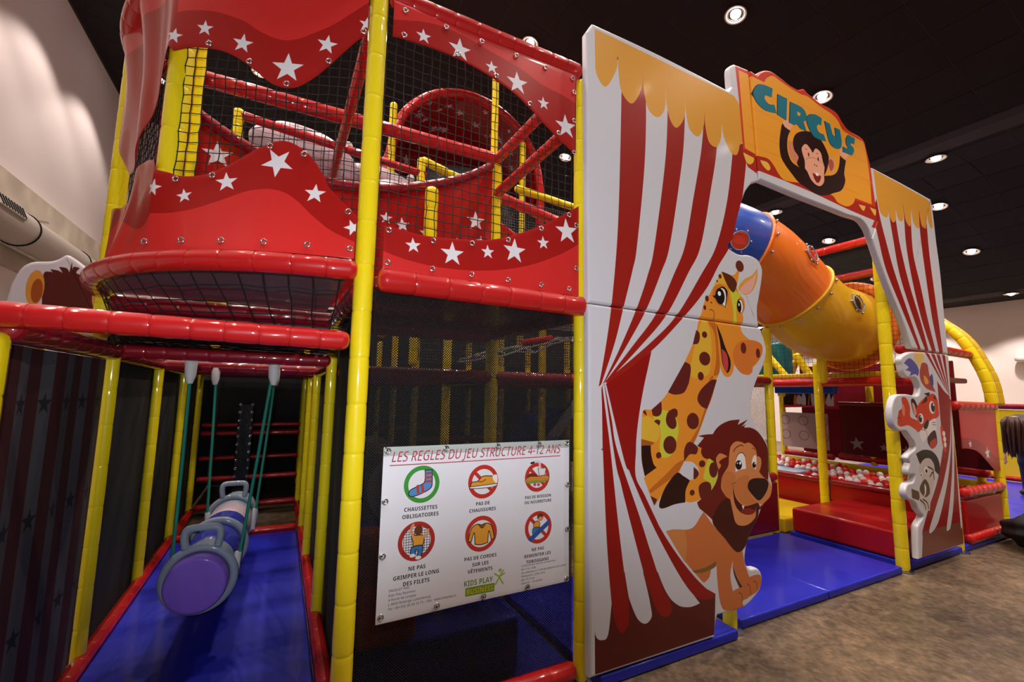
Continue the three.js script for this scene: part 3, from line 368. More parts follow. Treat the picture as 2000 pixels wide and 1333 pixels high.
function signArt(p) {
  const RB = '#cf3a1e', YB = '#f2a52e', DK = '#2c120c', SK = '#f2b090';
  p.poly([2.442,4.071,4.955,4.682,4.7,3.095,2.557,2.752,2.475,3.036], RB);
  p.blob([2.446,3.213,2.446,3.213,2.592,3.291,2.592,3.291,2.931,3.286,3.272,3.21,3.745,3.216,4.455,3.247,4.455,3.247,4.465,3.027,4.465,3.027,3.859,3.066,3.131,3.086,2.77,3.108,2.596,3.136,2.596,3.136,2.551,2.962,2.551,2.962,2.404,2.722,2.404,2.722], '#b32a1a');
  p.blob([2.558,3.907,2.558,3.907,2.683,3.913,2.863,3.918,2.863,3.918,2.894,3.964,2.974,4.012,3.068,4.004,3.212,3.989,3.346,3.986,3.451,3.997,3.627,3.967,3.793,3.953,3.885,3.919,3.955,3.854,4.074,3.843,4.239,3.842,4.296,3.831,4.333,3.728,4.361,3.497,4.36,3.255,4.36,3.255,4.078,3.252,4.078,3.252,4.04,3.195,3.936,3.146,3.793,3.15,3.706,3.196,3.407,3.211,3.238,3.192,3.06,3.169,2.985,3.2,2.929,3.255,2.857,3.293,2.74,3.285,2.592,3.304,2.592,3.304], YB);
  const R = rng(5); for (let k = 0; k < 26; k++) { p.g.globalAlpha = 0.18; const x = 2.75 + R() * 1.8, y = 3.3 + R() * 0.6; p.ell([x, y, 0.15 + R() * 0.2, 0.008 + R() * 0.012], '#ee8a2a'); } p.g.globalAlpha = 1;
  // redraw the red border over stray brush strokes
  for (const s of [[2.554,3.266,2.554,3.266,2.692,3.253,2.692,3.253,2.681,3.217,2.637,3.189,2.591,3.205], [2.763,3.256,2.763,3.256,2.847,3.261,2.884,3.226,2.852,3.196,2.793,3.22], [4.128,3.206,4.128,3.206,4.249,3.215,4.249,3.215,4.204,3.16], [4.317,3.22,4.317,3.22,4.433,3.219,4.433,3.219,4.402,3.157]]) p.blob(s, '#efc04a');
  const L = [
    [2.965,3.902,2.965,3.902,2.843,3.893,2.771,3.858,2.725,3.795,2.736,3.744,2.787,3.703,2.872,3.684,2.999,3.703,2.999,3.703,2.978,3.769,2.978,3.769,2.908,3.753,2.857,3.78,2.874,3.813,2.947,3.821,2.947,3.821], [3.029,3.877,3.029,3.877,3.15,3.879,3.15,3.879,3.124,3.685,3.124,3.685,3.011,3.698,3.011,3.698], [3.193,3.867,3.193,3.867,3.352,3.868,3.409,3.819,3.394,3.769,3.358,3.749,3.358,3.749,3.396,3.673,3.396,3.673,3.316,3.672,3.316,3.672,3.261,3.703,3.261,3.703,3.237,3.678,3.237,3.678,3.165,3.679,3.165,3.679],
    [3.634,3.863,3.634,3.863,3.544,3.868,3.457,3.84,3.409,3.785,3.432,3.718,3.496,3.661,3.593,3.655,3.679,3.668,3.679,3.668,3.646,3.722,3.646,3.722,3.582,3.72,3.55,3.754,3.572,3.788,3.618,3.794,3.618,3.794], [3.673,3.853,3.673,3.853,3.755,3.85,3.755,3.85,3.787,3.767,3.836,3.75,3.836,3.75,3.829,3.839,3.829,3.839,3.907,3.844,3.907,3.844,3.925,3.73,3.893,3.664,3.805,3.645,3.725,3.684], [4.042,3.834,4.042,3.834,4.154,3.831,4.154,3.831,4.134,3.771,4.134,3.771,4.074,3.766,4.074,3.766,4.074,3.747,4.111,3.734,4.12,3.699,4.081,3.65,4.081,3.65,3.936,3.644,3.936,3.644,3.946,3.696,3.946,3.696,4.011,3.695,4.011,3.695,4.026,3.707,4,3.734,4.003,3.787]];
  // chimpanzee with raised arms
  p.blob([3.05,3.607,3.069,3.641,3.069,3.641,3.115,3.622,3.169,3.611,3.169,3.611,3.127,3.542,3.115,3.436,3.155,3.355,3.25,3.328,3.434,3.313,3.67,3.358,3.786,3.406,3.848,3.483,3.881,3.595,3.881,3.595,3.922,3.581,3.972,3.572,3.972,3.572,3.929,3.448,3.935,3.371,3.865,3.276,3.746,3.224,3.612,3.172,3.486,3.151,3.352,3.172,3.238,3.197,3.146,3.251,3.071,3.302,3.022,3.36,3.015,3.469], DK);
  p.blob([3.071,3.666,3.071,3.666,3.174,3.702,3.203,3.669,3.162,3.611,3.162,3.611,3.091,3.625], SK); p.blob([3.874,3.668,3.874,3.668,4.013,3.645,3.971,3.586,3.971,3.586,3.885,3.599,3.885,3.599], SK);
  p.blob([3.133,3.498,3.187,3.527,3.233,3.49,3.264,3.436,3.242,3.342,3.242,3.342,3.188,3.364,3.144,3.403], '#d98a6a'); p.blob([3.657,3.477,3.708,3.535,3.776,3.542,3.789,3.49,3.752,3.405,3.694,3.41], '#e0a080'); p.blob([3.688,3.485,3.728,3.521,3.764,3.506,3.766,3.462,3.723,3.412,3.697,3.439], '#b9583a');
  p.blob([3.196,3.531,3.243,3.606,3.349,3.661,3.472,3.685,3.594,3.657,3.676,3.581,3.698,3.51,3.635,3.374,3.519,3.291,3.348,3.301,3.236,3.345,3.258,3.414,3.205,3.461], DK);
  p.blob([3.311,3.506,3.373,3.557,3.439,3.528,3.464,3.507,3.512,3.557,3.581,3.539,3.603,3.474,3.626,3.42,3.626,3.42,3.611,3.357,3.604,3.29,3.548,3.239,3.478,3.234,3.412,3.265,3.37,3.317,3.338,3.339,3.338,3.339,3.341,3.404,3.32,3.451], SK);
  p.blob([3.439,3.326,3.439,3.326,3.505,3.325,3.565,3.33,3.565,3.33,3.547,3.287,3.506,3.254,3.465,3.278], '#8a2018'); p.poly([3.485,3.34,3.535,3.344,3.521,3.315,3.49,3.316], '#f6f2ee');
  p.line([3.36,3.422,3.431,3.455,3.52,3.465,3.589,3.451], '#b86a50', 0.004); p.ell([3.482,3.405,.007,.008,3.51,3.404,.007,.008], '#6a3020'); p.ell([3.402,3.474,.009,.017,3.538,3.47,.009,.018], '#20100c'); p.ell([3.372,3.512,.014,.003,3.529,3.517,.015,.003], '#6a3020');
  for (const l of L) { p.blob(l.map((v, i) => i % 2 ? v - 0.003 : v - 0.012), '#123a44'); } for (const l of L) p.blob(l, '#22788c');
  p.poly([3.279,3.812,3.326,3.808,3.31,3.781,3.279,3.778], YB);
}
const gate = thing('circus_gate', 'tall printed circus gate of striped curtain boards with animal cut-outs and sign', 'gate');
function gatePiece(name, label, outline, bounds, ppm, art) {
  const pr = new Print(...bounds, ppm, CW); art(pr);
  mesh(name, pr.uv(boardGeo(outline, ZB, ZF)), vinyl(0xffffff, { map: pr.tex(), roughness: 0.4, clearcoat: 0.35, clearcoatRoughness: 0.1 }), gate).userData.label = label;
}
gatePiece('curtain_board', 'tall upper left gate panel with yellow scalloped valance, red stripes and the giraffe eyes', [1.17,3.637,1.17,3.637,1.214,3.711,1.214,3.711,1.78,3.72,2.437,3.703,2.437,3.703,2.468,3.743,2.468,3.743,2.464,3.89,2.512,3.94,2.512,3.94,2.677,3.955,2.677,3.955,2.732,3.081,2.732,3.081,2.653,3.045,2.653,3.045,2.58,2.966,2.526,2.858,2.47,2.724,2.423,2.595,2.368,2.529,2.392,2.506,2.484,2.486,2.589,2.498,2.681,2.48,2.728,2.422,2.723,2.35,2.688,2.228,2.656,2.131,2.651,2.061,2.655,1.989,2.655,1.989,1.179,2.002,1.179,2.002], [1.1, 1.7, 3.0, 4.05], 850, (p) => { curtainLeft(p); giraffe(p); p.g.save(); p.trace([2.512,4.008,2.512,4.008,3.036,4.213,3.036,4.213,2.943,3.08,2.614,3.164,2.614,3.164,2.572,3.252,2.572,3.252,2.551,3.641,2.551,3.641], false); p.g.clip(); signArt(p); p.g.restore(); });
gatePiece('curtain_board', 'lower left gate panel with giraffe muzzle, gathered striped drape and sitting lion', [1.179,1.997,1.179,1.997,2.674,1.983,2.674,1.983,2.708,1.905,2.729,1.826,2.694,1.722,2.616,1.619,2.557,1.519,2.537,1.432,2.553,1.345,2.609,1.291,2.657,1.235,2.696,1.169,2.703,1.104,2.696,.997,2.727,.903,2.7,.825,2.616,.776,2.552,.694,2.475,.615,2.428,.535,2.412,.452,2.452,.404,2.53,.392,2.571,.342,2.556,.27,2.483,.219,2.395,.184,2.295,.177,2.183,.182,2.136,.182,2.136,.182,2.118,.138,2.104,.066,2.104,.066,1.182,.072,1.182,.072], [1.1, 0, 3.0, 2.1], 850, (p) => { curtainLeft(p); giraffe(p); lion(p); });
gatePiece('sign_board', 'middle gate sign reading CIRCUS with a laughing chimpanzee under teal letters', [2.701,3.959,2.701,3.959,2.78,3.951,2.78,3.951,2.828,4,2.899,4.036,2.977,4.05,3.087,4.037,3.199,4.018,3.316,4.019,3.396,4.053,3.455,4.032,3.631,4.005,3.78,4.006,3.884,3.991,3.965,3.932,4.059,3.888,4.244,3.881,4.32,3.85,4.347,3.779,4.396,3.625,4.415,3.451,4.441,3.233,4.438,3.113,4.438,3.113,4.32,2.929,4.32,2.929,4.263,3.013,4.152,3.069,3.929,3.067,3.683,3.073,3.231,3.082,2.856,3.096,2.744,3.099,2.744,3.099], [2.5, 3.0, 5.0, 4.15], 780, (p) => { signArt(p); p.blob([2.728,3.167,2.728,3.167,2.872,3.166,3.051,3.164,3.459,3.152,3.936,3.123,4.389,3.108,4.389,3.108,4.178,2.974,3.443,2.999,2.727,3.023,2.727,3.023], CW); });
gatePiece('curtain_board', 'upper right gate panel with yellow scalloped valance over narrowing red and white stripes', [4.42,3.626,4.42,3.626,4.942,3.609,5.505,3.581,5.59,3.557,5.618,3.379,5.628,3.117,5.653,2.827,5.651,2.377,5.653,1.957,5.653,1.957,4.895,1.973,4.895,1.973,4.78,2.192,4.637,2.4,4.511,2.589,4.374,2.828,4.325,2.93,4.325,2.93,4.443,3.114,4.443,3.114], [4.2, 1.85, 6.1, 3.95], 700, (p) => {
  for (const s of [[4.454,3.337,4.454,3.337,4.493,3.153,4.561,2.961,4.672,2.686,4.85,2.358,5.071,1.97,5.071,1.97,5.016,1.972,5.016,1.972,4.758,2.334,4.529,2.665,4.433,2.938,4.379,3.116,4.379,3.116], [4.655,3.291,4.655,3.291,4.79,3.198,4.79,3.198,4.832,2.948,4.95,2.591,5.117,2.236,5.23,1.964,5.23,1.964,5.16,1.965,5.16,1.965,4.981,2.253,4.781,2.643,4.707,2.987], [4.96,3.406,4.96,3.406,5.096,3.243,5.096,3.243,5.084,2.914,5.173,2.62,5.268,2.279,5.385,1.957,5.385,1.957,5.303,1.959,5.303,1.959,5.139,2.267,5.018,2.63,4.955,2.969,4.958,3.216], [5.288,3.4,5.288,3.4,5.437,3.278,5.437,3.278,5.435,2.971,5.465,2.61,5.501,2.285,5.536,1.957,5.536,1.957,5.455,1.958,5.455,1.958,5.368,2.288,5.314,2.684,5.28,3.025,5.273,3.23]]) p.blob(s, CR);
  p.blob([4.434,3.609,4.434,3.609,4.938,3.586,5.487,3.557,5.487,3.557,5.561,3.534,5.561,3.534,5.572,3.288,5.572,3.288,5.529,3.247,5.475,3.318,5.462,3.391,5.462,3.391,5.423,3.259,5.4,3.225,5.322,3.247,5.291,3.401,5.291,3.401,5.269,3.229,5.221,3.195,5.143,3.245,5.126,3.375,5.126,3.375,5.092,3.219,5.048,3.182,4.979,3.251,4.963,3.407,4.963,3.407,4.942,3.243,4.889,3.199,4.833,3.222,4.806,3.311,4.806,3.311,4.79,3.198,4.732,3.159,4.675,3.205,4.659,3.299,4.659,3.299,4.647,3.207,4.595,3.18,4.502,3.214,4.462,3.353,4.462,3.353], VAL);
});
function rightArt(p) {
  const RG = CR2;
  for (const [a, b] of [[[5.143,1.951,5.216,1.945], 0], [[5.268,1.945,5.344,1.945], 1], [[5.386,1.945,5.458,1.946], 2], [[5.507,1.947,5.574,1.947], 3]]) p.poly([...a, ...[5.593,1.539]], CR);
  p.blob([5.35,1.68,5.35,1.68,5.475,1.589,5.592,1.537,5.592,1.537,5.515,1.375,5.437,1.151,5.36,.985,5.36,.985,5.346,1.258,5.345,1.468], RG);
  p.blob([5.583,1.523,5.583,1.523,5.399,1.15,5.18,.77,4.958,.538,4.795,.352,4.795,.352,4.788,.315,4.788,.315,5.6,.262,5.6,.262,5.61,.656,5.644,1.384], CR2);
  p.poly([4.801,.349,4.748,.135,5.596,.143,5.618,.342], '#7a4436');
  p.blob([5.587,1.488,5.587,1.488,5.5,1.08,5.307,.761,5.105,.539,4.929,.35,4.963,.318,5.102,.384,5.253,.557,5.406,.786,5.523,1.079], CW); p.blob([5.6,1.471,5.6,1.471,5.514,.912,5.402,.591,5.271,.325,5.302,.298,5.362,.339,5.477,.585,5.589,1.077], CW); p.blob([5.631,1.471,5.631,1.471,5.599,.907,5.573,.494,5.568,.295,5.603,.327,5.618,.655,5.623,1.144], CW);
  // parrot
  p.blob([4.711,1.826,4.711,1.826,4.824,1.876,4.937,1.836,4.993,1.774,4.961,1.715,4.961,1.715,4.905,1.732,4.795,1.71,4.795,1.71,4.828,1.749,4.726,1.764,4.726,1.764,4.796,1.792], '#5a5aa4'); p.blob([4.924,1.913,5.011,1.947,5.107,1.936,5.108,1.87,5.014,1.814,4.937,1.836], '#e6c878'); p.blob([5.067,1.842,5.172,1.834,5.191,1.755,5.225,1.664,5.299,1.573,5.299,1.573,5.209,1.585,5.101,1.609,5.016,1.671,5.002,1.749], '#b04838'); p.blob([5.081,1.725,5.146,1.701,5.166,1.656,5.094,1.648], '#e8a040'); p.blob([5.191,1.709,5.191,1.709,5.255,1.744,5.266,1.652,5.217,1.624], '#4a4a8a');
  // tiger
  const TG = '#d8401c', BK = '#241008';
  p.blob([4.62,1.511,4.708,1.508,4.758,1.428,4.756,1.342,4.88,1.303,4.851,1.217,4.851,1.217,4.705,1.269,4.565,1.26,4.509,1.29,4.55,1.392,4.618,1.428], TG); p.ell([4.634,1.404,.025,.055], '#e88a6a'); for (const q of [[4.541,1.38,4.576,1.398,4.588,1.368], [4.516,1.332,4.554,1.344,4.568,1.307]]) p.line(q, BK, 0.006);
  p.blob([4.787,1.49,4.85,1.501,4.903,1.428,4.88,1.334,4.815,1.378], BK); p.blob([4.804,1.465,4.849,1.453,4.873,1.378,4.836,1.353], '#e8a088');
  p.blob([4.9,1.441,5.056,1.518,5.233,1.559,5.315,1.507,5.326,1.415,5.318,1.349,5.212,1.312,5.062,1.263,4.917,1.215,4.849,1.205,4.849,1.205,4.878,1.291,4.873,1.378], TG); for (const q of [[5.087,1.537,5.087,1.537,5.106,1.492,4.975,1.453,4.975,1.453,5.037,1.492], [5.049,1.556,5.049,1.556,5.172,1.571,5.172,1.571,5.142,1.532], [5.274,1.546,5.274,1.546,5.285,1.5,5.239,1.52]]) p.blob(q, BK);
  p.ell([5.193,1.428,.06,.06,4.951,1.325,.049,.048], '#f4f2f0'); p.ell([5.21,1.428,.04,.044,4.938,1.325,.032,.035], '#161010'); p.ell([5.226,1.452,.014,.01,4.952,1.342,.011,.009], '#fff');
  p.blob([4.917,1.215,5.021,1.263,5.156,1.312,5.248,1.318,5.24,1.221,5.187,1.184,5.041,1.15,4.952,1.115,4.903,1.166], '#eeeae8'); p.blob([4.994,1.264,5.072,1.313,5.1,1.287,5.057,1.237,5.001,1.229], BK); p.blob([5.041,1.15,5.041,1.15,5.133,1.198,5.215,1.208,5.234,1.105,5.185,1.063,5.11,1.049,5.045,1.099], '#3a0c0a'); p.blob([5.08,1.098,5.163,1.133,5.222,1.131,5.198,1.066,5.116,1.051], '#c83a2a');
  for (const q of [[4.933,1.228,5.025,1.213,5.043,1.162], [5.165,1.286,5.236,1.288], [5.169,1.267,5.237,1.265]]) p.line(q, BK, 0.005);
  p.blob([5.324,1.232,5.373,1.244,5.415,1.047,5.382,1.003,5.382,1.003,5.338,1.076], TG); p.ell([5.389,1.178,.03,.026,5.396,1.126,.03,.026,5.397,1.074,.027,.026], '#f0ece8');
  // zebra
  p.blob([4.796,1.017,4.796,1.017,4.939,1.044,5.1,1.028,5.206,.966,5.245,.876,5.21,.802,5.21,.802,5.122,.858,5.084,.948,4.978,.965,4.861,.911,4.861,.911], '#2a1c1a'); p.blob([4.848,.911,4.965,.966,5.084,.945,5.133,.882,5.108,.76,5.025,.643,4.965,.504,4.965,.504,4.846,.551,4.768,.618,4.657,.64,4.659,.721,4.795,.699,4.868,.777,4.829,.852], '#cfc4bc');
  p.blob([4.662,.724,4.662,.724,4.793,.687,4.793,.687,4.797,.639,4.774,.613,4.774,.613,4.658,.645,4.658,.645], '#5a4638'); p.blob([4.853,.754,4.93,.785,4.993,.731,4.995,.658,4.914,.629,4.845,.659,4.81,.709], '#5a4638'); p.blob([4.909,.744,4.935,.711,4.913,.653,4.857,.634,4.857,.634,4.9,.666], '#efeae6');
  p.ell([4.964,.862,.04,.03,4.866,.828,.024,.017], '#f2efec'); p.ell([4.968,.855,.021,.017,4.861,.826,.01,.01], '#161010'); for (const q of [[5.004,.89,5.095,.86,5.104,.834], [5.028,.802,5.09,.835,5.105,.772], [4.806,.615,4.877,.572,4.894,.523], [4.858,.616,4.931,.579,4.948,.529]]) p.line(q, '#3a2a24', 0.014);
}
gatePiece('curtain_board', 'lower right gate panel cut out around parrot, snarling tiger and zebra heads', [5.659,1.95,5.659,1.95,5.172,1.95,5.172,1.95,5.025,1.945,4.861,1.935,4.681,1.875,4.681,1.8,4.701,1.735,4.766,1.696,4.899,1.7,4.971,1.651,4.987,1.594,4.923,1.535,4.714,1.545,4.536,1.531,4.457,1.464,4.425,1.369,4.445,1.274,4.534,1.224,4.657,1.215,4.729,1.159,4.792,1.108,4.794,1.06,4.673,1.017,4.632,.983,4.673,.945,4.636,.888,4.648,.846,4.743,.834,4.707,.777,4.605,.767,4.557,.707,4.584,.646,4.713,.599,4.768,.524,4.836,.469,4.757,.42,4.718,.361,4.694,.128,4.694,.128,5.608,.128,5.608,.128,5.619,.523,5.61,.924,5.624,1.436], [4.2, 0.0, 6.1, 2.1], 700, rightArt);
// ---------- red star banners ----------
const BL = '#d02a28', BD = '#a41411', STAR = '#e4e2e6';
const ringGeo = new THREE.TorusGeometry(0.011, 0.0042, 6, 14);
function eyelets(parent, list) { for (const [p, n] of list) { const m = mesh('eyelet', ringGeo, M.steel, parent); m.position.copy(p); m.quaternion.setFromUnitVectors(V(0, 0, 1), n); } }
function rip(seed, amp) { const R = rng(seed), w = []; for (let k = 0; k < 7; k++) w.push([2 + R() * 7, (R() - 0.5) * 9, R() * 6.28, amp * (0.4 + R())]); return (u, y) => w.reduce((s, q) => s + Math.sin(u * q[0] + y * q[1] + q[2]) * q[3] / 4, 0); }
const FN = V(-0.35, 0, 0.85).normalize(), FE = V(-0.85, 0, -0.35).normalize(), F2E = V(-0.37, 0, -0.85).normalize(), F2N = V(-0.85, 0, 0.37).normalize(), FL = 0.925;
// rounded side: flat between the posts at the open edge, following the curved rail where it is tied to it
const roundPos = (railY, dir) => (u, y, out) => {
  const p0 = V(0, 0, 0.05), k = Math.min(1, Math.max(0, (u - FL + 0.05) / 0.1)), flat = u < FL ? p0.clone().addScaledVector(FE, u) : p0.clone().addScaledVector(FE, FL).addScaledVector(F2E, u - FL), n = FN.clone().lerp(F2N, k).normalize();
  const a = u / 1.85 * Math.PI / 2, arc = V(-Math.sin(a) * 1.22, 0, -1.2 + Math.cos(a) * 1.25), t = Math.pow(Math.max(0, 1 - Math.abs(y - railY) / 0.5), 2);
  const q = flat.lerp(arc, t * 0.9); q.y = y; return q.addScaledVector(n, out);
};
function banner(label, pr, geo, eye) { const t = thing('star_banner', label, 'banner', [0, 0, 0], 'red banners with white stars'); mesh('sheet', geo, vinyl(0xffffff, { map: pr.tex(), roughness: 0.36, clearcoat: 0.5, clearcoatRoughness: 0.1 }), t); eyelets(t, eye); return t; }
{ // upper, straight bay
  const pr = new Print(0, 2.4, 1.3, 3.5, 800, BL);
  pr.blob([.055,3.287,.055,3.287,.247,3.353,.412,3.362,.59,3.336,.78,3.299,.915,3.254,1.055,3.239,1.203,3.203,1.203,3.203,1.202,2.475,1.202,2.475,.099,2.362,.099,2.362], BD); pr.stars([.216,3.266,.041,5,.41,3.274,.065,2,.595,3.244,.039,6,.751,3.208,.069,4,.923,3.144,.041,8,1.078,3.052,.076,6], STAR);
  const bot = edge([.058,3.203,.154,3.215,.311,3.223,.431,3.217,.586,3.188,.731,3.14,.839,3.081,.951,3.009,1.114,2.917,1.199,2.871]), w = rip(3, 0.012), N = V(0, 0, 1);
  const e = []; for (const u of [0.12, 0.4, 0.62, 0.83, 1.02]) e.push([V(u, bot(u) + 0.02, 0.036), N]); for (const u of [0.12, 0.33, 0.53, 0.74, 0.93, 1.12]) e.push([V(u, 3.365, 0.036), N]); for (const y of [2.9, 3.1, 3.28]) e.push([V(1.13, y, 0.036), N]);
  banner('upper red star banner between the front posts, its lower edge sweeping down to the right', pr, sheetGeo(0.065, 1.15, 60, 14, bot, () => 3.395, (u, y, o) => V(u, y, 0.03 + o), pr, 0.003, w), e);
}
{ // lower, straight bay
  const pr = new Print(0, 1.95, 1.3, 2.95, 800, BL);
  pr.blob([.005,2.143,.005,2.143,.053,2.131,.189,2.101,.354,2.089,.576,2.108,.819,2.171,1.033,2.27,1.183,2.369,1.183,2.369,1.183,2.918,1.183,2.918,-.018,2.585,-.018,2.585], BD); pr.stars([.204,2.175,.039,6,.397,2.165,.063,2,.587,2.207,.039,4,.742,2.239,.07,0,.917,2.313,.04,6,1.067,2.405,.077,6], STAR);
  const top = edge([.045,2.235,.082,2.248,.232,2.233,.409,2.243,.61,2.278,.796,2.353,.977,2.454,1.184,2.594]), w = rip(9, 0.011), N = V(0, 0, 1), e = [];
  for (const u of [0.09, 0.3, 0.5, 0.7, 0.9, 1.08]) { e.push([V(u, top(u) - 0.02, 0.058), N]); e.push([V(u, 2.075, 0.062), N]); } for (const y of [2.2, 2.45]) e.push([V(1.13, y, 0.058), N]);
  banner('lower red star banner between the front posts above the black mesh', pr, sheetGeo(0.07, 1.15, 60, 14, () => 2.045, top, (u, y, o) => V(u, y, 0.05 + o), pr, 0.003, w), e);
}
{ // upper, rounded side
  const pr = new Print(0, 2.4, 1.95, 3.6, 800, BL);
  pr.blob([.944,3.189,.944,3.189,.896,3.2,.836,3.209,.725,3.204,.604,3.171,.549,3.138,.485,3.109,.423,3.097,.362,3.11,.302,3.14,.241,3.174,.193,3.207,.108,3.28,.022,3.361,.022,3.361,-.015,2.621,-.015,2.621,.863,2.561,.863,2.561], BD); pr.poly([0.9, 2.4, 2, 2.4, 2, 3.3, 0.9, 3.31], BD);
  pr.stars([.772,3.126,.039,4,.604,3.066,.048,8,.401,2.965,.074,0,.233,3.096,.049,8,.06,3.218,.037,4,.906,3.083,.04,10], STAR);
  const bot = edge([...[.908,3.012,.841,3.031,.758,3.034,.673,3.019,.597,2.981,.533,2.932,.469,2.886,.406,2.866,.346,2.879,.276,2.933,.2,3.016,.135,3.092,.081,3.146,.02,3.184], 0.96, 3.02, 1.2, 2.7, 1.5, 2.6, 1.9, 3.0]), w0 = rip(13, 0.01), w1 = rip(14, 0.05), w = (u, y) => u > 0.95 ? w0(u, y) + w1(u * 3, y * 0.6) * Math.min(1, (u - 0.95) * 5) * 0.5 : w0(u, y), pos = roundPos(3.45), e = [];
  for (const u of [0.07, 0.22, 0.4, 0.57, 0.75]) e.push([pos(u, bot(u) + 0.02, 0.006), FN]);
  banner('upper red star banner wrapped around the rounded balcony, with a deep rounded drop', pr, sheetGeo(0.055, 1.82, 110, 18, bot, () => 3.41, pos, pr, 0.003, w), e);
}
{ // lower, rounded side
  const pr = new Print(0, 1.95, 1.95, 3.0, 800, BL);
  pr.blob([.991,2.247,.991,2.247,.929,2.244,.85,2.244,.766,2.256,.683,2.286,.6,2.325,.527,2.361,.44,2.378,.368,2.364,.306,2.323,.242,2.262,.166,2.202,.099,2.17,0,2.133,0,2.133,.038,2.847,.038,2.847,1.046,2.768,1.046,2.768], BD); pr.blob([0.9, 3, 0.9, 3, 0.92, 2.24, 1.2, 2.26, 1.5, 2.4, 1.9, 2.3, 1.95, 3], BD);
  pr.stars([.924,2.361,.041,10,.784,2.326,.035,-14,.618,2.4,.049,-10,.414,2.508,.073,-32,.24,2.368,.049,2,.068,2.219,.04,-22], STAR);
  const top = edge([...[.924,2.447,.863,2.431,.816,2.418,.747,2.422,.696,2.438,.641,2.47,.586,2.509,.53,2.552,.459,2.596,.4,2.614,.339,2.597,.268,2.542,.195,2.434,.192,2.413,.127,2.345,.076,2.296,.005,2.229], 0.97, 2.5, 1.15, 2.52, 1.4, 2.42, 1.9, 2.5]), w0 = rip(17, 0.012), w1 = rip(18, 0.05), w = (u, y) => { const k = u > 0.95 ? w1(u * 3, y * 0.7) * Math.min(1, (u - 0.95) * 5) * 0.5 : 0; return w0(u, y) + k; }, pos = roundPos(2.05), e = [];
  for (const u of [0.09, 0.3, 0.45, 0.68, 0.83]) e.push([pos(u, top(u) - 0.02, 0.006), FN]); for (let k = 0; k < 6; k++) e.push([pos(0.07 + k * 0.17, 2.115, 0.01), FN]);
  banner('lower red star banner around the rounded balcony, rising to a wave with a large star', pr, sheetGeo(0.055, 1.82, 110, 18, () => 2.075, top, pos, pr, 0.003, w), e);
}
{ // far side of the tower
  const pr = new Print(-1.2, 2.0, 1.3, 3.6, 400, BD); pr.stars([-0.75, 2.95, 0.09, 5, -0.62, 2.82, 0.06, 20, -0.95, 2.9, 0.05, 0, 0.42, 2.72, 0.06, 8, 0.62, 2.68, 0.075, 0, 0.3, 2.75, 0.05, 0, 0.86, 2.62, 0.08, 10, 1.0, 2.86, 0.085, 4, 1.05, 2.7, 0.05, 0, -0.2, 2.6, 0.07, 0], STAR);
  const top = edge([-1.006,3.236,-.945,3.229,-.784,3.134,-.617,3.052,-.363,2.965,-.068,2.925,.296,2.971,.675,3.1,.93,3.226,1.179,3.401]);
  const t = banner('red star banner on the far side of the tower deck seen through the nets', pr, sheetGeo(-1.05, 1.14, 40, 8, () => 2.05, top, (u, y, o) => V(u, y, -1.14 + o), pr, 0.003, rip(21, 0.01)), []);
  const pts = []; for (let k = 0; k <= 30; k++) { const u = lerp(-1.05, 1.14, k / 30); pts.push(V(u, top(u), -1.14)); } pad(t, 'edge_padding', pts, 0.035, M.darkred, { pitch: 0.11 });
}
// ---------- nets ----------
{ const t = thing('climbing_net', 'black square climbing net behind the star banners between the front posts', 'net', [0, 0, 0], 'black safety nets'); mesh('netting', netGeo((a, b) => V(lerp(0.05, 1.15, a), lerp(2.06, 3.4, b), -0.02), 24, 28, 0.0023, 0.007, 31), M.net, t); }
{ const t = thing('climbing_net', 'black square climbing net around the rounded balcony between its star banners', 'net', [0, 0, 0], 'black safety nets'); const pos = roundPos(9); mesh('netting', netGeo((a, b) => pos(lerp(0.05, 1.82, a), lerp(2.1, 3.4, b), -0.06), 38, 28, 0.0023, 0.007, 32), M.net, t); }
{ const t = thing('climbing_net', 'black net on the rear of the tower deck above the far star banner', 'net', [0, 0, 0], 'black safety nets'); mesh('netting', netGeo((a, b) => V(lerp(-1.15, 1.15, a), lerp(2.1, 3.42, b), -1.24), 44, 27, 0.0015, 0.007, 33), M.net, t); }
{ const t = thing('sagging_net', 'wide-meshed black net sagging below the rounded balcony rail', 'net', [0, 0, 0], 'black safety nets'); const A = along(arcPts(2.0)); mesh('netting', netGeo((a, b) => { const p = A.at(a * A.T), q = V(lerp(0, -1.12, a), 1.74, -1.2); const m = p.lerp(q, b); m.y -= Math.sin(b * Math.PI) * 0.09; return m; }, 18, 11, 0.003, 0.012, 34), M.net, t); }
{ const t = thing('fine_mesh', 'fine black diamond mesh filling the front bay behind the rules poster', 'mesh', [0, 0, 0]); mesh('netting', fineMesh(1.1, 1.9, 0.0125, 0.0021, (u, v, d) => V(0.05 + u, 0.06 + v, -0.012 + d)), M.mesh, t); }
{ const t = thing('slide_net', 'black square net on the side wall beyond the gate around the slide mouth', 'net', [0, 0, 0], 'black safety nets'); mesh('netting', netGeo((a, b) => V(5.86, lerp(1.75, 3.0, b), lerp(-2.35, -0.05, a)), 44, 24, 0.002, 0.007, 35), M.net, t); }
{ const t = thing('dense_mesh', 'dense black mesh between the two high red rails beyond the gate', 'mesh'); mesh('netting', fineMesh(2.3, 0.36, 0.02, 0.003, (u, v, d) => V(5.88 + d, 3.02 + v, -2.35 + u)), M.mesh, t); }
{ const t = thing('entrance_net', 'dark net behind the gate opening above the low red pad', 'net', [0, 0, 0], 'black safety nets'); mesh('netting', fineMesh(2.2, 1.05, 0.022, 0.002, (u, v, d) => V(2.43 + u, 0.66 + v, -1.16 + d)), M.mesh, t); }
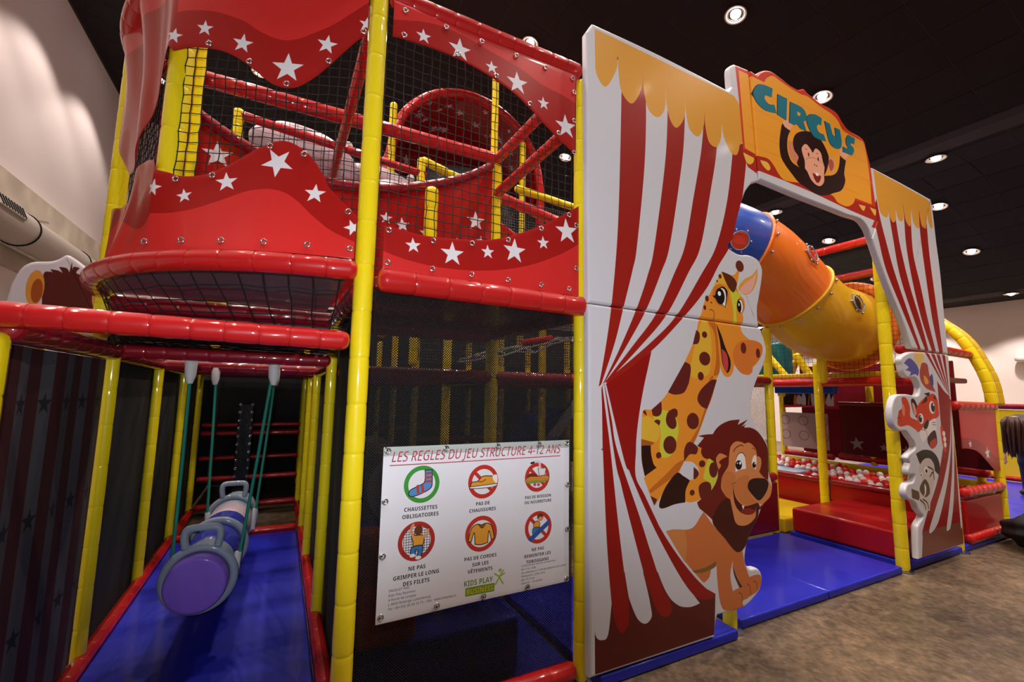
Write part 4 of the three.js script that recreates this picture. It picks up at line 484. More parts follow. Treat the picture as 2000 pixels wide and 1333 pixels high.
// ---------- printed mesh on the left wall of the swing bay ----------
{
  const pr = new Print(-1.2, 0, 0.1, 1.7, 600, '#46464e'), R = rng(4);
  for (let k = 0; k < 7; k++) { const x = -1.2 + k * 0.19; pr.poly([x, 0, x + 0.1, 0, x + 0.1, 1.7, x, 1.7], '#3c0a10'); pr.stars([x + 0.145, 1.42, 0.05, 0, x + 0.145, 0.95, 0.05, 0, x + 0.145, 0.5, 0.05, 0], '#14171f'); }
  const t = thing('striped_mesh_banner', 'striped dark mesh banner with black stars on the left of the log swing', 'banner');
  const w = rip(41, 0.02); mesh('sheet', sheetGeo(-1.15, -0.05, 30, 20, () => 0.08, () => 1.64, (u, y, o) => V(-1.165 + o + w(u * 2, y * 0.5), y, u), pr, 0.003), new THREE.MeshStandardMaterial({ map: pr.tex(), roughness: 0.8, side: THREE.DoubleSide }), t);
}
// ---------- rules poster ----------
{
  const pr = new Print(0, 0, 0.992, 0.735, 1500, '#e9ebf2'), RC = '#c4352a', DK = '#2a2a2e', X = (x) => x - 0.124, Y = (y) => y - 0.513;
  pr.poly([0, 0.735, 0.992, 0.735, 0.992, 0.695, 0, 0.695], '#b4beba');
  pr.text('LES REGLES DU JEU STRUCTURE 4-12 ANS', 0.483, 0.668, 0.062, '#b3283c', 'italic', 'center', 0.9); pr.poly([0.03, 0.655, 0.935, 0.655, 0.935, 0.651, 0.03, 0.651], '#b3283c');
  const sign = (x, y, r, col, draw, bar) => { const g = pr.g; g.lineWidth = 0.02 * pr.ppm; g.strokeStyle = col; g.beginPath(); g.arc(pr.X(x), pr.Y(y), (r - 0.01) * pr.ppm, 0, 7); g.stroke(); const s = r * 0.68; if (bar) { g.lineWidth = 0.017 * pr.ppm; g.lineCap = 'butt'; g.beginPath(); g.moveTo(pr.X(x - s), pr.Y(y + s)); g.lineTo(pr.X(x + s), pr.Y(y - s)); g.stroke(); g.lineCap = 'round'; } draw((a) => a.map((v, i) => i % 2 ? y + v * r : x + v * r)); };
  const line = '#2a2420';
  sign(0.18, 0.562, 0.083, '#3f9a3c', (q) => { pr.blob(q([0.15, 0.75, 0.15, 0.75, 0.55, 0.75, 0.55, 0.75, 0.58, 0.1, 0.5, -0.25, 0, -0.5, -0.5, -0.62, -0.72, -0.5, -0.6, -0.25, -0.1, -0.05, 0.15, 0.15]), '#5a8fd0', line, 0.004); for (const [a, b] of [[0.5, 0.55], [0.28, 0.33], [0.06, 0.12]]) pr.poly(q([0.15, a, 0.57, a + 0.02, 0.57, a + 0.13, 0.15, a + 0.11]), '#b0483c'); for (const x of [-0.05, -0.32]) pr.poly(q([x, -0.06, x + 0.14, 0, x + 0.2, -0.46, x + 0.06, -0.52]), '#b0483c'); });
  sign(0.487, 0.551, 0.08, RC, (q) => { pr.blob(q([-0.85, -0.25, -0.85, -0.25, -0.75, 0, -0.4, 0.05, -0.1, 0.3, 0.2, 0.33, 0.6, 0.3, 0.9, 0.35, 0.9, 0.35, 0.92, 0, 0.9, -0.2, 0.9, -0.2]), '#e6a238', line, 0.004); pr.blob(q([-0.88, -0.25, -0.88, -0.25, 0.92, -0.18, 0.92, -0.18, 0.9, -0.3, 0.4, -0.38, -0.8, -0.36]), '#eef0f4', line, 0.003); pr.blob(q([0.62, 0.3, 0.92, 0.34, 0.93, -0.15, 0.7, 0]), '#f2f0ee'); pr.line(q([-0.35, 0.05, -0.1, 0, 0.15, 0.12]), '#a05018', 0.005); }, true);
  sign(0.794, 0.551, 0.074, RC, (q) => { pr.blob(q([0.05, 0.6, 0.05, 0.6, 0.72, 0.6, 0.72, 0.6, 0.6, 0.02, 0.6, 0.02, 0.15, 0.02, 0.15, 0.02]), '#e6e6e8', line, 0.003); pr.line(q([0.2, 0.6, 0.1, 1.05, -0.55, 0.98]), '#d8d4d6', 0.012); pr.line(q([-0.5, 0.98, -0.3, 1.02]), line, 0.01); pr.blob(q([-0.85, 0.15, -0.5, 0.3, -0.1, 0.2, -0.1, 0, -0.6, -0.02]), '#7a3420'); pr.blob(q([-0.95, -0.1, -0.6, 0.08, 0, 0.06, 0.7, 0.1, 0.95, -0.02, 0.85, -0.25, 0, -0.3, -0.85, -0.3]), '#d8893c', line, 0.003); pr.blob(q([-0.9, -0.25, -0.3, -0.22, 0.4, -0.24, 0.9, -0.22, 0.6, -0.36, 0, -0.4, -0.7, -0.4]), '#7aa03c'); pr.ell([q([-0.2, -0.5])[0], q([0, -0.5])[1], 0.009, 0.008, q([0.1, 0])[0], q([0, -0.52])[1], 0.009, 0.008], '#c04a80'); }, true);
  sign(0.166, 0.313, 0.085, '#b03028', (q) => { for (let k = -5; k <= 5; k++) { pr.line(q([k * 0.14, -0.55, k * 0.14, 0.55]), '#3a3a3e', 0.0022); pr.line(q([-0.7, k * 0.13, 0.7, k * 0.13]), '#3a3a3e', 0.0022); } pr.blob(q([-0.3, 0.25, -0.25, 0.35, -0.05, 0.3, 0.1, 0.3, 0.35, 0.25, 0.4, 0, 0.3, -0.25, -0.15, -0.25, -0.2, 0]), '#e6a238', line, 0.004); pr.line(q([-0.22, 0.3, -0.32, 0.6, -0.22, 0.85]), '#d89a70', 0.013); pr.line(q([0.36, 0.2, 0.52, 0.2, 0.6, 0.5]), '#d89a70', 0.013); pr.ell([q([0.08, 0])[0], q([0, 0.55])[1], 0.019, 0.022], '#6a3a20'); pr.blob(q([-0.15, -0.25, 0.3, -0.25, 0.35, -0.5, 0.25, -0.8, 0.05, -0.8, 0.1, -0.5, -0.05, -0.45, -0.05, -0.7, -0.3, -0.6, -0.3, -0.4]), '#3f7ac0', line, 0.004); pr.ell([q([0.12, 0])[0], q([0, -0.85])[1], 0.014, 0.008, q([-0.2, 0])[0], q([0, -0.7])[1], 0.013, 0.008], '#f0f0f0'); });
  sign(0.483, 0.307, 0.083, RC, (q) => { pr.blob(q([-0.3, 0.55, -0.1, 0.5, 0.1, 0.5, 0.35, 0.55, 0.65, 0.35, 0.85, -0.35, 0.85, -0.35, 0.65, -0.42, 0.65, -0.42, 0.48, 0.1, 0.42, -0.55, 0.42, -0.55, 0, -0.62, -0.38, -0.55, -0.38, -0.55, -0.45, 0.1, -0.62, -0.4, -0.62, -0.4, -0.82, -0.35, -0.82, -0.35, -0.62, 0.35]), '#e6a238', line, 0.004); pr.blob(q([-0.2, 0.55, 0, 0.5, 0.25, 0.55, 0.05, 0.3]), '#8a5a28', line, 0.003); });
  sign(0.803, 0.299, 0.08, RC, (q) => { pr.ell([q([0.15, 0])[0], q([0, 0.6])[1], 0.019, 0.019], '#d89a70'); pr.blob(q([-0.1, 0.7, 0.1, 0.85, 0.35, 0.75, 0.3, 0.6, 0.1, 0.65, -0.05, 0.5]), '#6a3a20'); pr.blob(q([-0.35, 0.25, -0.1, 0.4, 0.1, 0.25, 0.05, 0, -0.3, -0.05]), '#e6a238', line, 0.003); pr.blob(q([-0.35, 0, 0, 0, 0, -0.25, -0.35, -0.45, -0.45, -0.2]), '#3f7ac0', line, 0.003); pr.poly(q([-0.8, -0.65, -0.55, -0.85, 0.85, 0.1, 0.85, 0.45]), '#2f5aa8'); }, true);
  const cap = (s, x, y, h = 0.026) => s.split('|').forEach((l, i) => pr.text(l, x, y - i * h * 1.28, h, DK, 'bold'));
  cap('CHAUSSETTES|OBLIGATOIRES', 0.18, 0.446, 0.024); cap('PAS DE|CHAUSSURES', 0.487, 0.44, 0.023); cap('PAS DE BOISSON|OU NOURRITURE', 0.8, 0.446, 0.02); cap('NE PAS|GRIMPER LE LONG|DES FILETS', 0.172, 0.19, 0.024); cap('PAS DE CORDES|SUR LES|VÊTEMENTS', 0.483, 0.19, 0.023); cap('NE PAS|REMONTER LES|TOBOGGANS', 0.8, 0.186, 0.022);
  ['PRODUIT PAR :', 'Kids Play Business', '4 Route de Longwy', 'L-4830 Rodange Luxembourg', 'Tel : 00+352 26 58 16 73 – Site : www.kidsplay.lu'].forEach((l, i) => pr.text(l, 0.05, 0.115 - i * 0.0185, 0.0145, DK, 'normal', 'left'));
  ['Conforme aux normes européennes', 'EN 1176 : 2008', 'des utilisateurs n° KPB BRUMMOND 2015 MAIN', 'Fabriqué en : Juillet 2018', 'Age : 4-12 ans', 'Capacité : 118 enfants'].forEach((l, i) => pr.text(l, 0.705, 0.118 - i * 0.0165, 0.0125, DK, 'normal', 'left'));
  pr.text('KIDS PLAY', 0.475, 0.075, 0.034, '#6a8a20', 'bold', 'center', 0.15); pr.poly([0.41, 0.068, 0.56, 0.068, 0.56, 0.03, 0.41, 0.03], '#6a9a28'); pr.text('BUSINESS', 0.485, 0.036, 0.034, '#d8c83a', 'bold', 'center', 0.14); pr.line([0.565, 0.06, 0.585, 0.09, 0.605, 0.12], '#9ab83a', 0.007); pr.line([0.56, 0.11, 0.585, 0.095, 0.612, 0.105], '#9ab83a', 0.007); pr.line([0.605, 0.058, 0.585, 0.09], '#9ab83a', 0.007); pr.ell([0.588, 0.122, 0.008, 0.008], '#9ab83a');
  const t = thing('rules_poster', 'white French rules poster with six round pictograms tied to the black mesh', 'poster', [0.124, 0.513, 0.0]); const w = rip(51, 0.006);
  const low = (u) => -0.006 * Math.cos(u * 3);
  mesh('sheet', sheetGeo(0, 0.992, 50, 36, low, () => 0.735, (u, y, o) => V(u, y, 0.006 + o), pr, 0.002, (u, y) => w(u, y) * 0.7 + 0.004), vinyl(0xffffff, { map: pr.tex(), roughness: 0.5, clearcoat: 0.25 }), t);
  const N = V(0, 0, 1); const e = []; for (const u of [0.018, 0.29, 0.56, 0.8, 0.975]) e.push([V(u, 0.718, 0.016), N]); for (const u of [0.02, 0.27, 0.5, 0.74, 0.975]) e.push([V(u, 0.02, 0.016), N]); for (const y of [0.27, 0.5]) { e.push([V(0.016, y, 0.016), N]); e.push([V(0.978, y, 0.016), N]); } eyelets(t, e);
  for (const [p] of e) mesh('tie', sweep([p.clone(), p.clone().add(V(p.x < 0.05 ? -0.02 : p.x > 0.95 ? 0.02 : 0, p.y > 0.6 ? 0.035 : p.y < 0.1 ? -0.03 : 0, -0.016))], 0.003, 5), M.blackfab, t);
}
// ---------- log swing ----------
{
  const cx = -0.635, y = 0.44, t = thing('log_swing', 'padded log swing in purple, blue and grey hung on green ropes with grey ring handles', 'swing', [cx, y, -1.0]);
  t.rotation.y = -0.04;
  const segs = [[0, 0.06, M.purple], [-0.06, -0.3, M.grey], [-0.3, -0.62, vinyl(0x232f9c)], [-0.62, -0.78, M.purple], [-0.78, -1.0, vinyl(0x232f9c)], [-1.0, -1.25, M.lilac], [-1.25, -1.7, M.grey]];
  const prof = (a, b) => new THREE.LatheGeometry([[0, a], [0.13, a], [0.143, a + 0.004 * Math.sign(b - a)], [0.148, lerp(a, b, 0.15)], [0.148, lerp(a, b, 0.85)], [0.143, b - 0.004 * Math.sign(b - a)], [0.13, b], [0, b]].map((p) => new THREE.Vector2(p[0], p[1])), 36).rotateX(Math.PI / 2);
  segs.forEach(([a, b, m], i) => mesh('foam_section', prof(i ? a : 0.06, i ? b : -0.06), m, t));
  const ringG = new THREE.TorusGeometry(0.168, 0.022, 10, 40), handle = sweep(spline([-0.075, 0.165, -0.085, 0.23, -0.07, 0.27, 0, 0.275, 0.07, 0.27, 0.085, 0.23, 0.075, 0.165], 5).map((p) => V(p[0], p[1], 0)), 0.02, 10);
  for (const z of [-0.05, -0.62, -1.35]) { const r = mesh('ring', ringG, M.grey, t); r.position.z = z; if (z !== -0.62) mesh('handle', handle, M.grey, r); }
  for (const [s, z, dx] of [[-1, -0.22, -0.17], [1, -0.22, 0.28], [-1, -1.3, -0.2], [1, -1.3, 0.24]]) { const top = V(dx, 1.25, z - 0.03), b = V(s * 0.165, -0.02, z); const r = mesh('rope', sweep([b, b.clone().lerp(top, 0.5).add(V(0.004, 0, 0.006)), top], 0.0095, 8), M.rope, t); mesh('sleeve', sweep([top.clone().add(V(0, -0.17, 0)), top.clone().add(V(0, -0.12, 0)), top.clone().add(V(0, -0.03, 0))], [0.016, 0.03, 0.034], 10), M.tape, r); mesh('wrapping', sweep([b.clone().add(V(-s * 0.01, -0.07, 0)), b.clone().add(V(0, 0.09, 0))], 0.019, 8), M.tape, r); }
}
{ // black punch strip at the back of the bay
  const t = thing('punching_strip', 'narrow black quilted strip with eyelets hanging behind the log swing', 'punching pad', [-0.63, 0.3, -4.0]);
  mesh('pad', rbox(-0.075, 0.075, 0, 1.02, -0.03, 0.03, 0.015), vinyl(0x1c2026, { bumpMap: vinylBump, bumpScale: 0.02 }), t); const N = V(0, 0, 1), e = []; for (let k = 0; k < 12; k++) for (const s of [-0.06, 0.06]) e.push([V(s, 0.02 + k * 0.09, 0.034), N]); eyelets(t, e);
}
// ---------- things inside the lower storey ----------
{ const t = thing('mauve_roller', 'mauve padded roller in the dark beside the tall front post', 'roller', [0.27, 1.02, -0.66]); const g = new THREE.CylinderGeometry(0.17, 0.17, 0.9, 28); g.rotateX(Math.PI / 2); mesh('cylinder', g, vinyl(0x6e5560), t); mesh('axle', sweep([V(0, 0, -0.53), V(0, 0, 0.5)], 0.03, 10), M.darkred, t); }
{ const t = tag(mesh('red_foam_block', rbox(0.07, 0.34, 0.34, 0.62, -1.05, -0.1, 0.03), M.redpad), 'red foam block left of the rules poster inside the mesh', 'foam block'); }
{ const t = tag(mesh('blue_foam_block', rbox(0.07, 0.9, 0.062, 0.335, -1.1, -0.12, 0.03), M.blue), 'blue foam block on the floor behind the rules poster', 'foam block'); }
{ // rope crossing with stepping discs
  const t = thing('rope_crossing', 'white rope net crossing seen through the mesh below the tower deck', 'rope net'); mesh('ropes', netGeo((a, b) => V(lerp(1.3, 2.35, a), lerp(1.78, 2.05, a) + 0.05 * Math.sin(b * 3), lerp(-1.3, -2.3, b)), 6, 6, 0.008, 0.05, 61), new THREE.MeshStandardMaterial({ color: 0xb0aaa4, roughness: 0.8 }), t);
  const disc = new THREE.LatheGeometry([[0, -0.03], [0.15, -0.03], [0.165, -0.015], [0.165, 0.015], [0.15, 0.03], [0, 0.03]].map((p) => new THREE.Vector2(p[0], p[1])), 30);
  for (const [n, x, y, z, c, l] of [['a', 1.95, 2.02, -1.75, 0xe02a20, 'red round stepping disc on the rope crossing'], ['b', 1.62, 1.9, -1.95, 0x2f9a3a, 'green round stepping disc on the rope crossing']]) { const d = tag(mesh('stepping_disc', disc, vinyl(c)), l, 'disc', 'stepping discs'); d.position.set(x, y, z); d.rotation.z = 0.2; }
  rail(t, [2.36, 2.12, -1.25], [1.75, 2.5, -2.4], 0.045, M.yellow); rail(t, [1.25, 2.45, -1.5], [2.36, 2.3, -1.25], 0.045, M.yellow);
}
{ const t = thing('blue_slide', 'dim blue slide deep inside the lower storey', 'slide'); const s = new THREE.Shape(); s.moveTo(-0.3, 0); s.lineTo(0.3, 0); s.lineTo(0.3, 0.2); s.lineTo(0.27, 0.2); s.lineTo(0.24, 0.04); s.lineTo(-0.24, 0.04); s.lineTo(-0.27, 0.2); s.lineTo(-0.3, 0.2); const g = new THREE.ExtrudeGeometry(s, { depth: 1.9, bevelEnabled: false }); const m = mesh('chute', g, M.slideblue, t); m.position.set(2.1, 0.25, -3.0); m.rotation.set(-0.55, 2.05, 0, 'YXZ'); }
// ---------- upper storey behind the nets ----------
{ const t = thing('slide_hood', 'red padded hood with white stars over the spiral slide behind the tower', 'slide hood', [1.75, 4.4, -3.9]);
  const pr = new Print(0, 0, 3.3, 1.4, 300, BD), R = rng(8), st = []; for (let k = 0; k < 70; k++) st.push(R() * 3.3, R() * 1.4, 0.04 + R() * 0.04, R() * 70); pr.stars(st, STAR);
  const arch = (r) => { const g = new THREE.CylinderGeometry(r, r, 1.4, 40, 1, true, Math.PI / 2 - 0.2, Math.PI + 0.4); g.rotateX(Math.PI / 2); return g; };
  const hm = vinyl(0xffffff, { map: pr.tex() });
  const a = mesh('canopy', arch(1.05), hm, t); a.position.z = 0; const b = mesh('lining', arch(1.0), hm, t);
  const wall = new THREE.Shape(); wall.absarc(0, 0, 1.04, 0, Math.PI); wall.lineTo(-1.04, -1.0); wall.lineTo(1.04, -1.0); const hole = new THREE.Path(); hole.absellipse(0.05, 0.15, 0.5, 0.36, 0, Math.PI * 2); wall.holes.push(hole); const wg = new THREE.ExtrudeGeometry(wall, { depth: 0.06, bevelEnabled: false }); { const p = wg.attributes.position, u = wg.attributes.uv; for (let i = 0; i < p.count; i++) u.setXY(i, (p.getX(i) + 1.05) / 3.3, (p.getY(i) + 1) / 2.2); } const w = mesh('rear_wall', wg, hm, t); w.position.z = -0.6;
  pad(t, 'rim_padding', spline([1.05, -1, 1.05, -0.4, 1.05, 0, 0.91, 0.52, 0.52, 0.91, 0, 1.05, -0.52, 0.91, -0.91, 0.52, -1.05, 0, -1.05, -0.4, -1.05, -1], 5).map((p) => V(p[0], p[1], 0.72)), 0.06, M.red, { pitch: 0.18 });
  for (const x of [-1.05, 0.75]) rail(t, [x, -2.3, 0.75], [x, 0.6, 0.75], 0.045, M.yellow);
  const sl = new THREE.TorusGeometry(0.62, 0.34, 16, 40, Math.PI * 1.2); sl.rotateX(Math.PI / 2); const q = mesh('chute', sl, vinyl(0x2a2c32), t); q.position.set(0.1, -0.15, -0.25);
}
{ const t = thing('netted_storey_frame', 'yellow and red padded rails of the upper storey behind the tower', 'play frame');
  rail(t, [0.88, 3.98, -2.45], [1.62, 3.8, -2.45], 0.045, M.yellow); rail(t, [0.88, 1.75, -2.42], [0.88, 3.98, -2.42], 0.045, M.yellow); rail(t, [2.0, 3.9, -2.4], [3.1, 3.82, -2.4], 0.045, M.yellow); rail(t, [1.25, 3.2, -1.3], [2.38, 3.0, -1.3], 0.045, M.red);
  rail(t, [-0.8, 1.75, -2.42], [-0.8, 4.0, -2.42], 0.045, M.yellow); rail(t, [-0.84, 3.95, -2.42], [0.95, 3.8, -2.42], 0.04, M.red); rail(t, [1.2, 3.4, -1.25], [1.2, 4.3, -1.25], 0.03, M.yellow); rail(t, [-0.72, 2.0, -1.3], [-0.72, 3.0, -1.3], 0.045, M.yellow); rail(t, [0.6, 2.0, -1.06], [0.61, 3.02, -1.06], 0.05, M.yellow);
  rail(t, [1.2, 2.92, -1.25], [2.9, 2.85, -2.4], 0.05, M.red); rail(t, [-0.02, 3.0, -2.4], [1.2, 3.0, -2.4], 0.05, M.darkred);
}
{ const t = thing('dense_net', 'dense dark net on the yellow frame behind the tower', 'net', [0, 0, 0], 'black safety nets'); mesh('netting', netGeo((a, b) => V(lerp(0.92, 3.05, a), lerp(1.8, 3.8, b), -2.5), 66, 60, 0.004, 0.008, 71), new THREE.MeshStandardMaterial({ color: 0x4a4642, roughness: 0.7 }), t); }
{ // large pale soft shapes hanging above the deck
  const blob = (x, y, z, a, b, c, r, label) => { const g = new THREE.SphereGeometry(1, 40, 24), p = g.attributes.position; for (let i = 0; i < p.count; i++) { const k = 1 + 0.03 * Math.sin(p.getX(i) * 5 + x) * Math.cos(p.getY(i) * 6); p.setXYZ(i, p.getX(i) * a * k, p.getY(i) * b * k, p.getZ(i) * c * k); } g.computeVertexNormals(); const t = thing('soft_figure', label, 'soft figure', [x, y, z], 'pale soft shapes behind the tower nets'); const m = mesh('body', g, M.lilac, t); m.rotation.z = r; const s = mesh('seam', new THREE.TorusGeometry(1, 0.012, 5, 40), vinyl(0xa893a0), t); s.scale.set(a * 1.005, b * 1.005, 1); s.rotation.z = r; const eye = mesh('button', new THREE.SphereGeometry(0.05, 12, 8), M.white, t); eye.position.set(a * 0.75, b * 0.55, c * 0.5); return t; };
  blob(-0.22, 4.08, -3.2, 0.56, 0.3, 0.3, -0.2, 'long pale lilac soft figure lying behind the rounded balcony net');
  blob(0.62, 4.0, -3.35, 0.45, 0.2, 0.3, -0.15, 'pale soft figure just left of the tall front post at the top'); blob(0.6, 3.58, -2.85, 0.3, 0.24, 0.26, 0.5, 'round pale soft figure low behind the tall front post'); blob(-0.95, 2.72, -1.75, 0.3, 0.12, 0.16, 0, 'white soft cushion behind the balcony at the left');
}
// ---------- tube slide beyond the gate ----------
{
  const t = thing('tube_slide', 'blue, orange and yellow tube slide dropping behind the gate opening', 'tube slide');
  const path = new THREE.CatmullRomCurve3([V(3.0, 3.3, -1.75), V(3.65, 3.27, -1.3), V(4.2, 3.1, -1.07), V(4.75, 2.82, -1.02), V(5.3, 2.46, -0.95), V(5.98, 2.38, -0.93)]);
  const seg = (a, b, m, r = 0.45) => { const p = [], q = []; for (let i = 0; i <= 18; i++) { p.push(path.getPointAt(lerp(a, b, i / 18))); q.push(r * (1 + 0.02 * Math.sin(i / 18 * Math.PI))); } return mesh('tube_section', sweep(p, q, 40, false), m, t); };
  const cuts = [0, 0.12, 0.41, 0.67, 1.0], mats = [M.orange, M.slideblue, M.orange, M.slideyellow], parts = [];
  for (let i = 0; i < 4; i++) parts.push(seg(cuts[i], cuts[i + 1], mats[i]));
  const bolt = new THREE.SphereGeometry(0.016, 10, 6);
  for (let i = 1; i < 4; i++) { const c = path.getPointAt(cuts[i]), d = path.getTangentAt(cuts[i]), f = mesh('flange', new THREE.TorusGeometry(0.458, 0.018, 8, 48), mats[i], t); f.position.copy(c); f.quaternion.setFromUnitVectors(V(0, 0, 1), d);
    for (let k = 0; k < 14; k++) { const a = k / 14 * Math.PI * 2, b = mesh('bolt', bolt, M.steel, f); b.position.set(Math.cos(a) * 0.465, Math.sin(a) * 0.465, 0.05); } }
  const win = (u, ang, m) => { const c = path.getPointAt(u), d = path.getTangentAt(u), up = V(0, 1, 0), sd = d.clone().cross(up).normalize(), u2 = sd.clone().cross(d), n = sd.multiplyScalar(Math.cos(ang)).addScaledVector(u2, Math.sin(ang)).normalize(); const g = new THREE.SphereGeometry(0.13, 20, 10, 0, 7, 0, 1.1); g.scale(1, 0.2, 1); g.rotateX(Math.PI / 2); const w = mesh('bubble_window', g, m, t); w.scale.setScalar(0.78); w.position.copy(c).addScaledVector(n, 0.452); w.quaternion.setFromUnitVectors(V(0, 0, 1), n); const ringm = mesh('window_ring', new THREE.TorusGeometry(0.12, 0.009, 6, 28), M.grey, w); ringm.position.z = 0.03; for (let k = 0; k < 6; k++) { const b = mesh('bolt', bolt, M.steel, w); b.position.set(Math.cos(k) * 0.15, Math.sin(k) * 0.15, 0.02); } };
  const amber = new THREE.MeshPhysicalMaterial({ color: 0xe0432a, roughness: 0.15, clearcoat: 1 }), smoke = new THREE.MeshPhysicalMaterial({ color: 0x4a2e14, roughness: 0.12, clearcoat: 1 });
  win(0.33, -0.3, amber); win(0.55, 0.3, amber); win(0.8, 0.2, smoke);
  const ring = mesh('mouth_ring', new THREE.TorusGeometry(0.5, 0.055, 12, 48), M.orange, t); ring.position.set(5.98, 2.4, -0.93); ring.rotation.y = Math.PI / 2; const plate = mesh('mouth_plate', new THREE.RingGeometry(0.42, 0.52, 48), M.orange, t); plate.position.set(5.97, 2.4, -0.93); plate.rotation.y = -Math.PI / 2;
  pad(t, 'support_post', [V(5.72, 1.68, -1.12), V(5.72, 2.06, -1.12)], 0.055, M.yellow, { pitch: 0.3 });
}
// ---------- entrance steps and ball pit ----------
tag(mesh('red_step_block', rbox(4.73, 5.78, 0.062, 0.31, -1.0, -0.06, 0.03), M.redpad), 'wide red foam step block behind the right gate post', 'foam block');
tag(mesh('low_red_pad', rbox(2.45, 4.6, 0.062, 0.58, -1.12, -1.05, 0.02), M.deepred), 'low dark red padded wall at the back of the gate floor', 'padded wall');
{ const t = thing('yellow_step_mat', 'yellow step mat beside the back post of the entrance', 'mat'); mesh('pad', rbox(4.76, 5.74, 0.005, 0.16, -2.2, -1.1, 0.02), M.yellowpad, t); }
{
  const f = thing('ball_pit', 'ball pit with red padded walls and dark red rims beyond the gate', 'ball pit');
  mesh('side_wall', rbox(5.86, 5.93, 0.005, 0.44, -2.55, -1.3, 0.02), M.redpad, f); mesh('side_wall', rbox(5.86, 5.93, 0.005, 0.44, -1.2, -0.06, 0.02), M.redpad, f); rail(f, [5.89, 0.46, -2.55], [5.89, 0.46, -1.3], 0.045, M.darkred); rail(f, [5.89, 0.46, -1.2], [5.89, 0.46, -0.05], 0.045, M.darkred);
  mesh('front_wall', rbox(6.0, 6.93, 0.1, 0.48, -0.04, 0.02, 0.02), M.redpad, f); rail(f, [5.98, 0.55, 0], [7.0, 0.55, 0], 0.05, M.red, { pitch: 0.12 }); rail(f, [5.98, 0.1, 0.01], [7.02, 0.1, 0.01], 0.05, M.red, { pitch: 0.12 });
  mesh('rear_wall', rbox(7.08, 7.15, 0.005, 0.56, -2.5, -0.1, 0.02), M.yellowpad, f); mesh('back_wall', rbox(5.95, 7.1, 0.005, 0.56, -2.62, -2.55, 0.02), M.redpad, f); mesh('bottom', box(5.94, 7.07, 0.01, 0.4, -2.54, -0.05), M.blue, f);
  rail(f, [7.1, 0.62, -2.5], [7.1, 0.62, -1.75], 0.045, M.red); rail(f, [7.1, 0.65, -1.7], [7.1, 0.65, -0.1], 0.05, M.red); rail(f, [7.1, 1.36, -2.5], [7.1, 1.4, -1.75], 0.03, M.red);
  for (const z of [-2.5, -1.25]) post(f, 7.1, z, 0.57, 1.7, 0.045); post(f, 7.0, 0, 0.005, 1.46, 0.045); foot(f, 7.0, 0); post(f, 7.15, -0.2, 0.005, 1.44, 0.04);
  rail(f, [5.97, 1.44, 0], [7.02, 1.43, 0], 0.05, M.red, { pitch: 0.14 }); rail(f, [5.92, 2.06, -0.15], [7.0, 2.04, -0.15], 0.05, M.red);
  // vault ribs over the pit
  const rib = (x, m, r) => pad(f, 'arch_rib', spline([0.0, 1.44, -0.02, 1.7, -0.085, 1.94, -0.2, 2.22, -0.36, 2.42, -0.65, 2.66, -1.2, 2.8, -1.75, 2.66, -2.3, 2.1, -2.45, 1.5], 5).map((p) => V(x, p[1], p[0])), r, m, { pitch: 0.14 });
  rib(7.0, M.yellow, 0.055); rib(7.22, M.slideyellow, 0.045);
  const sh = []; for (let k = 0; k <= 12; k++) { const a = k / 12 * 2.6; sh.push([-0.02 - 1.2 * (1 - Math.cos(a * 0.6)) * 0.9, 1.46 + 1.3 * Math.sin(a * 0.6)]); }
  mesh('side_cloth', rbox(7.28, 7.31, 0.6, 2.0, -2.3, -0.4, 0.01), M.deepred, f);
}
{ const pr = new Print(5.9, 0.5, 7.1, 1.5, 500, '#c8201c'); pr.blob([5.9, 1.12, 5.9, 1.12, 6.2, 1.1, 6.5, 1.05, 6.8, 0.9, 7.1, 0.8, 7.1, 0.8, 7.1, 0.4, 7.1, 0.4, 5.9, 0.4, 5.9, 0.4], BD); pr.stars([6.188,1.042,.047,6,6.629,.927,.079,4,5.943,1.101,.039,0], STAR);
  const bot = edge([5.9, 1.0, 6.1, 1.0, 6.35, 0.96, 6.6, 0.84, 6.8, 0.74, 7.0, 0.72]);
  banner('small red star banner on the corner ball pit at the right', pr, sheetGeo(5.98, 6.95, 24, 8, bot, () => 1.4, (u, y, o) => V(u, y, 0.03 + o), pr, 0.003, rip(81, 0.008)), []); }
{ const pr = new Print(-1.8, 0.6, 0, 1.5, 400, '#5c0f18'); pr.stars([-1.42, 0.86, 0.1, 5, -1.1, 0.84, 0.06, 0, -0.85, 0.83, 0.07, 9, -0.5, 0.86, 0.08, 4], '#9a8f94'); const t = thing('dark_star_banner', 'dark red banner with grey stars hanging behind the ball pit', 'banner'); mesh('sheet', sheetGeo(-1.62, -0.05, 30, 8, () => 0.7, () => 1.4, (u, y, o) => V(7.04 + o, y, u), pr, 0.003, rip(83, 0.012)), vinyl(0xffffff, { map: pr.tex() }), t); pad(t, 'top_roll', [V(7.04, 1.42, -1.65), V(7.04, 1.42, -0.05)], 0.03, M.deepred, {}); }
{ const pr = new Print(-2.55, 0.6, -1.7, 1.35, 500, '#b09a94'); const g = pr.g; for (let i = 0; i < 3; i++) for (let j = 0; j < 2; j++) { g.strokeStyle = '#8c6f68'; g.lineWidth = 8; g.beginPath(); g.arc(pr.X(-2.42 + i * 0.28), pr.Y(1.14 - j * 0.23), 0.07 * pr.ppm, 0, 7); g.stroke(); } const t = thing('faded_poster', 'faded back of a second rules poster behind the ball pit', 'poster'); mesh('sheet', sheetGeo(-2.48, -1.78, 10, 8, () => 0.72, () => 1.26, (u, y, o) => V(7.03 + o, y, u), pr, 0.003, rip(85, 0.006)), vinyl(0xffffff, { map: pr.tex() }), t); }
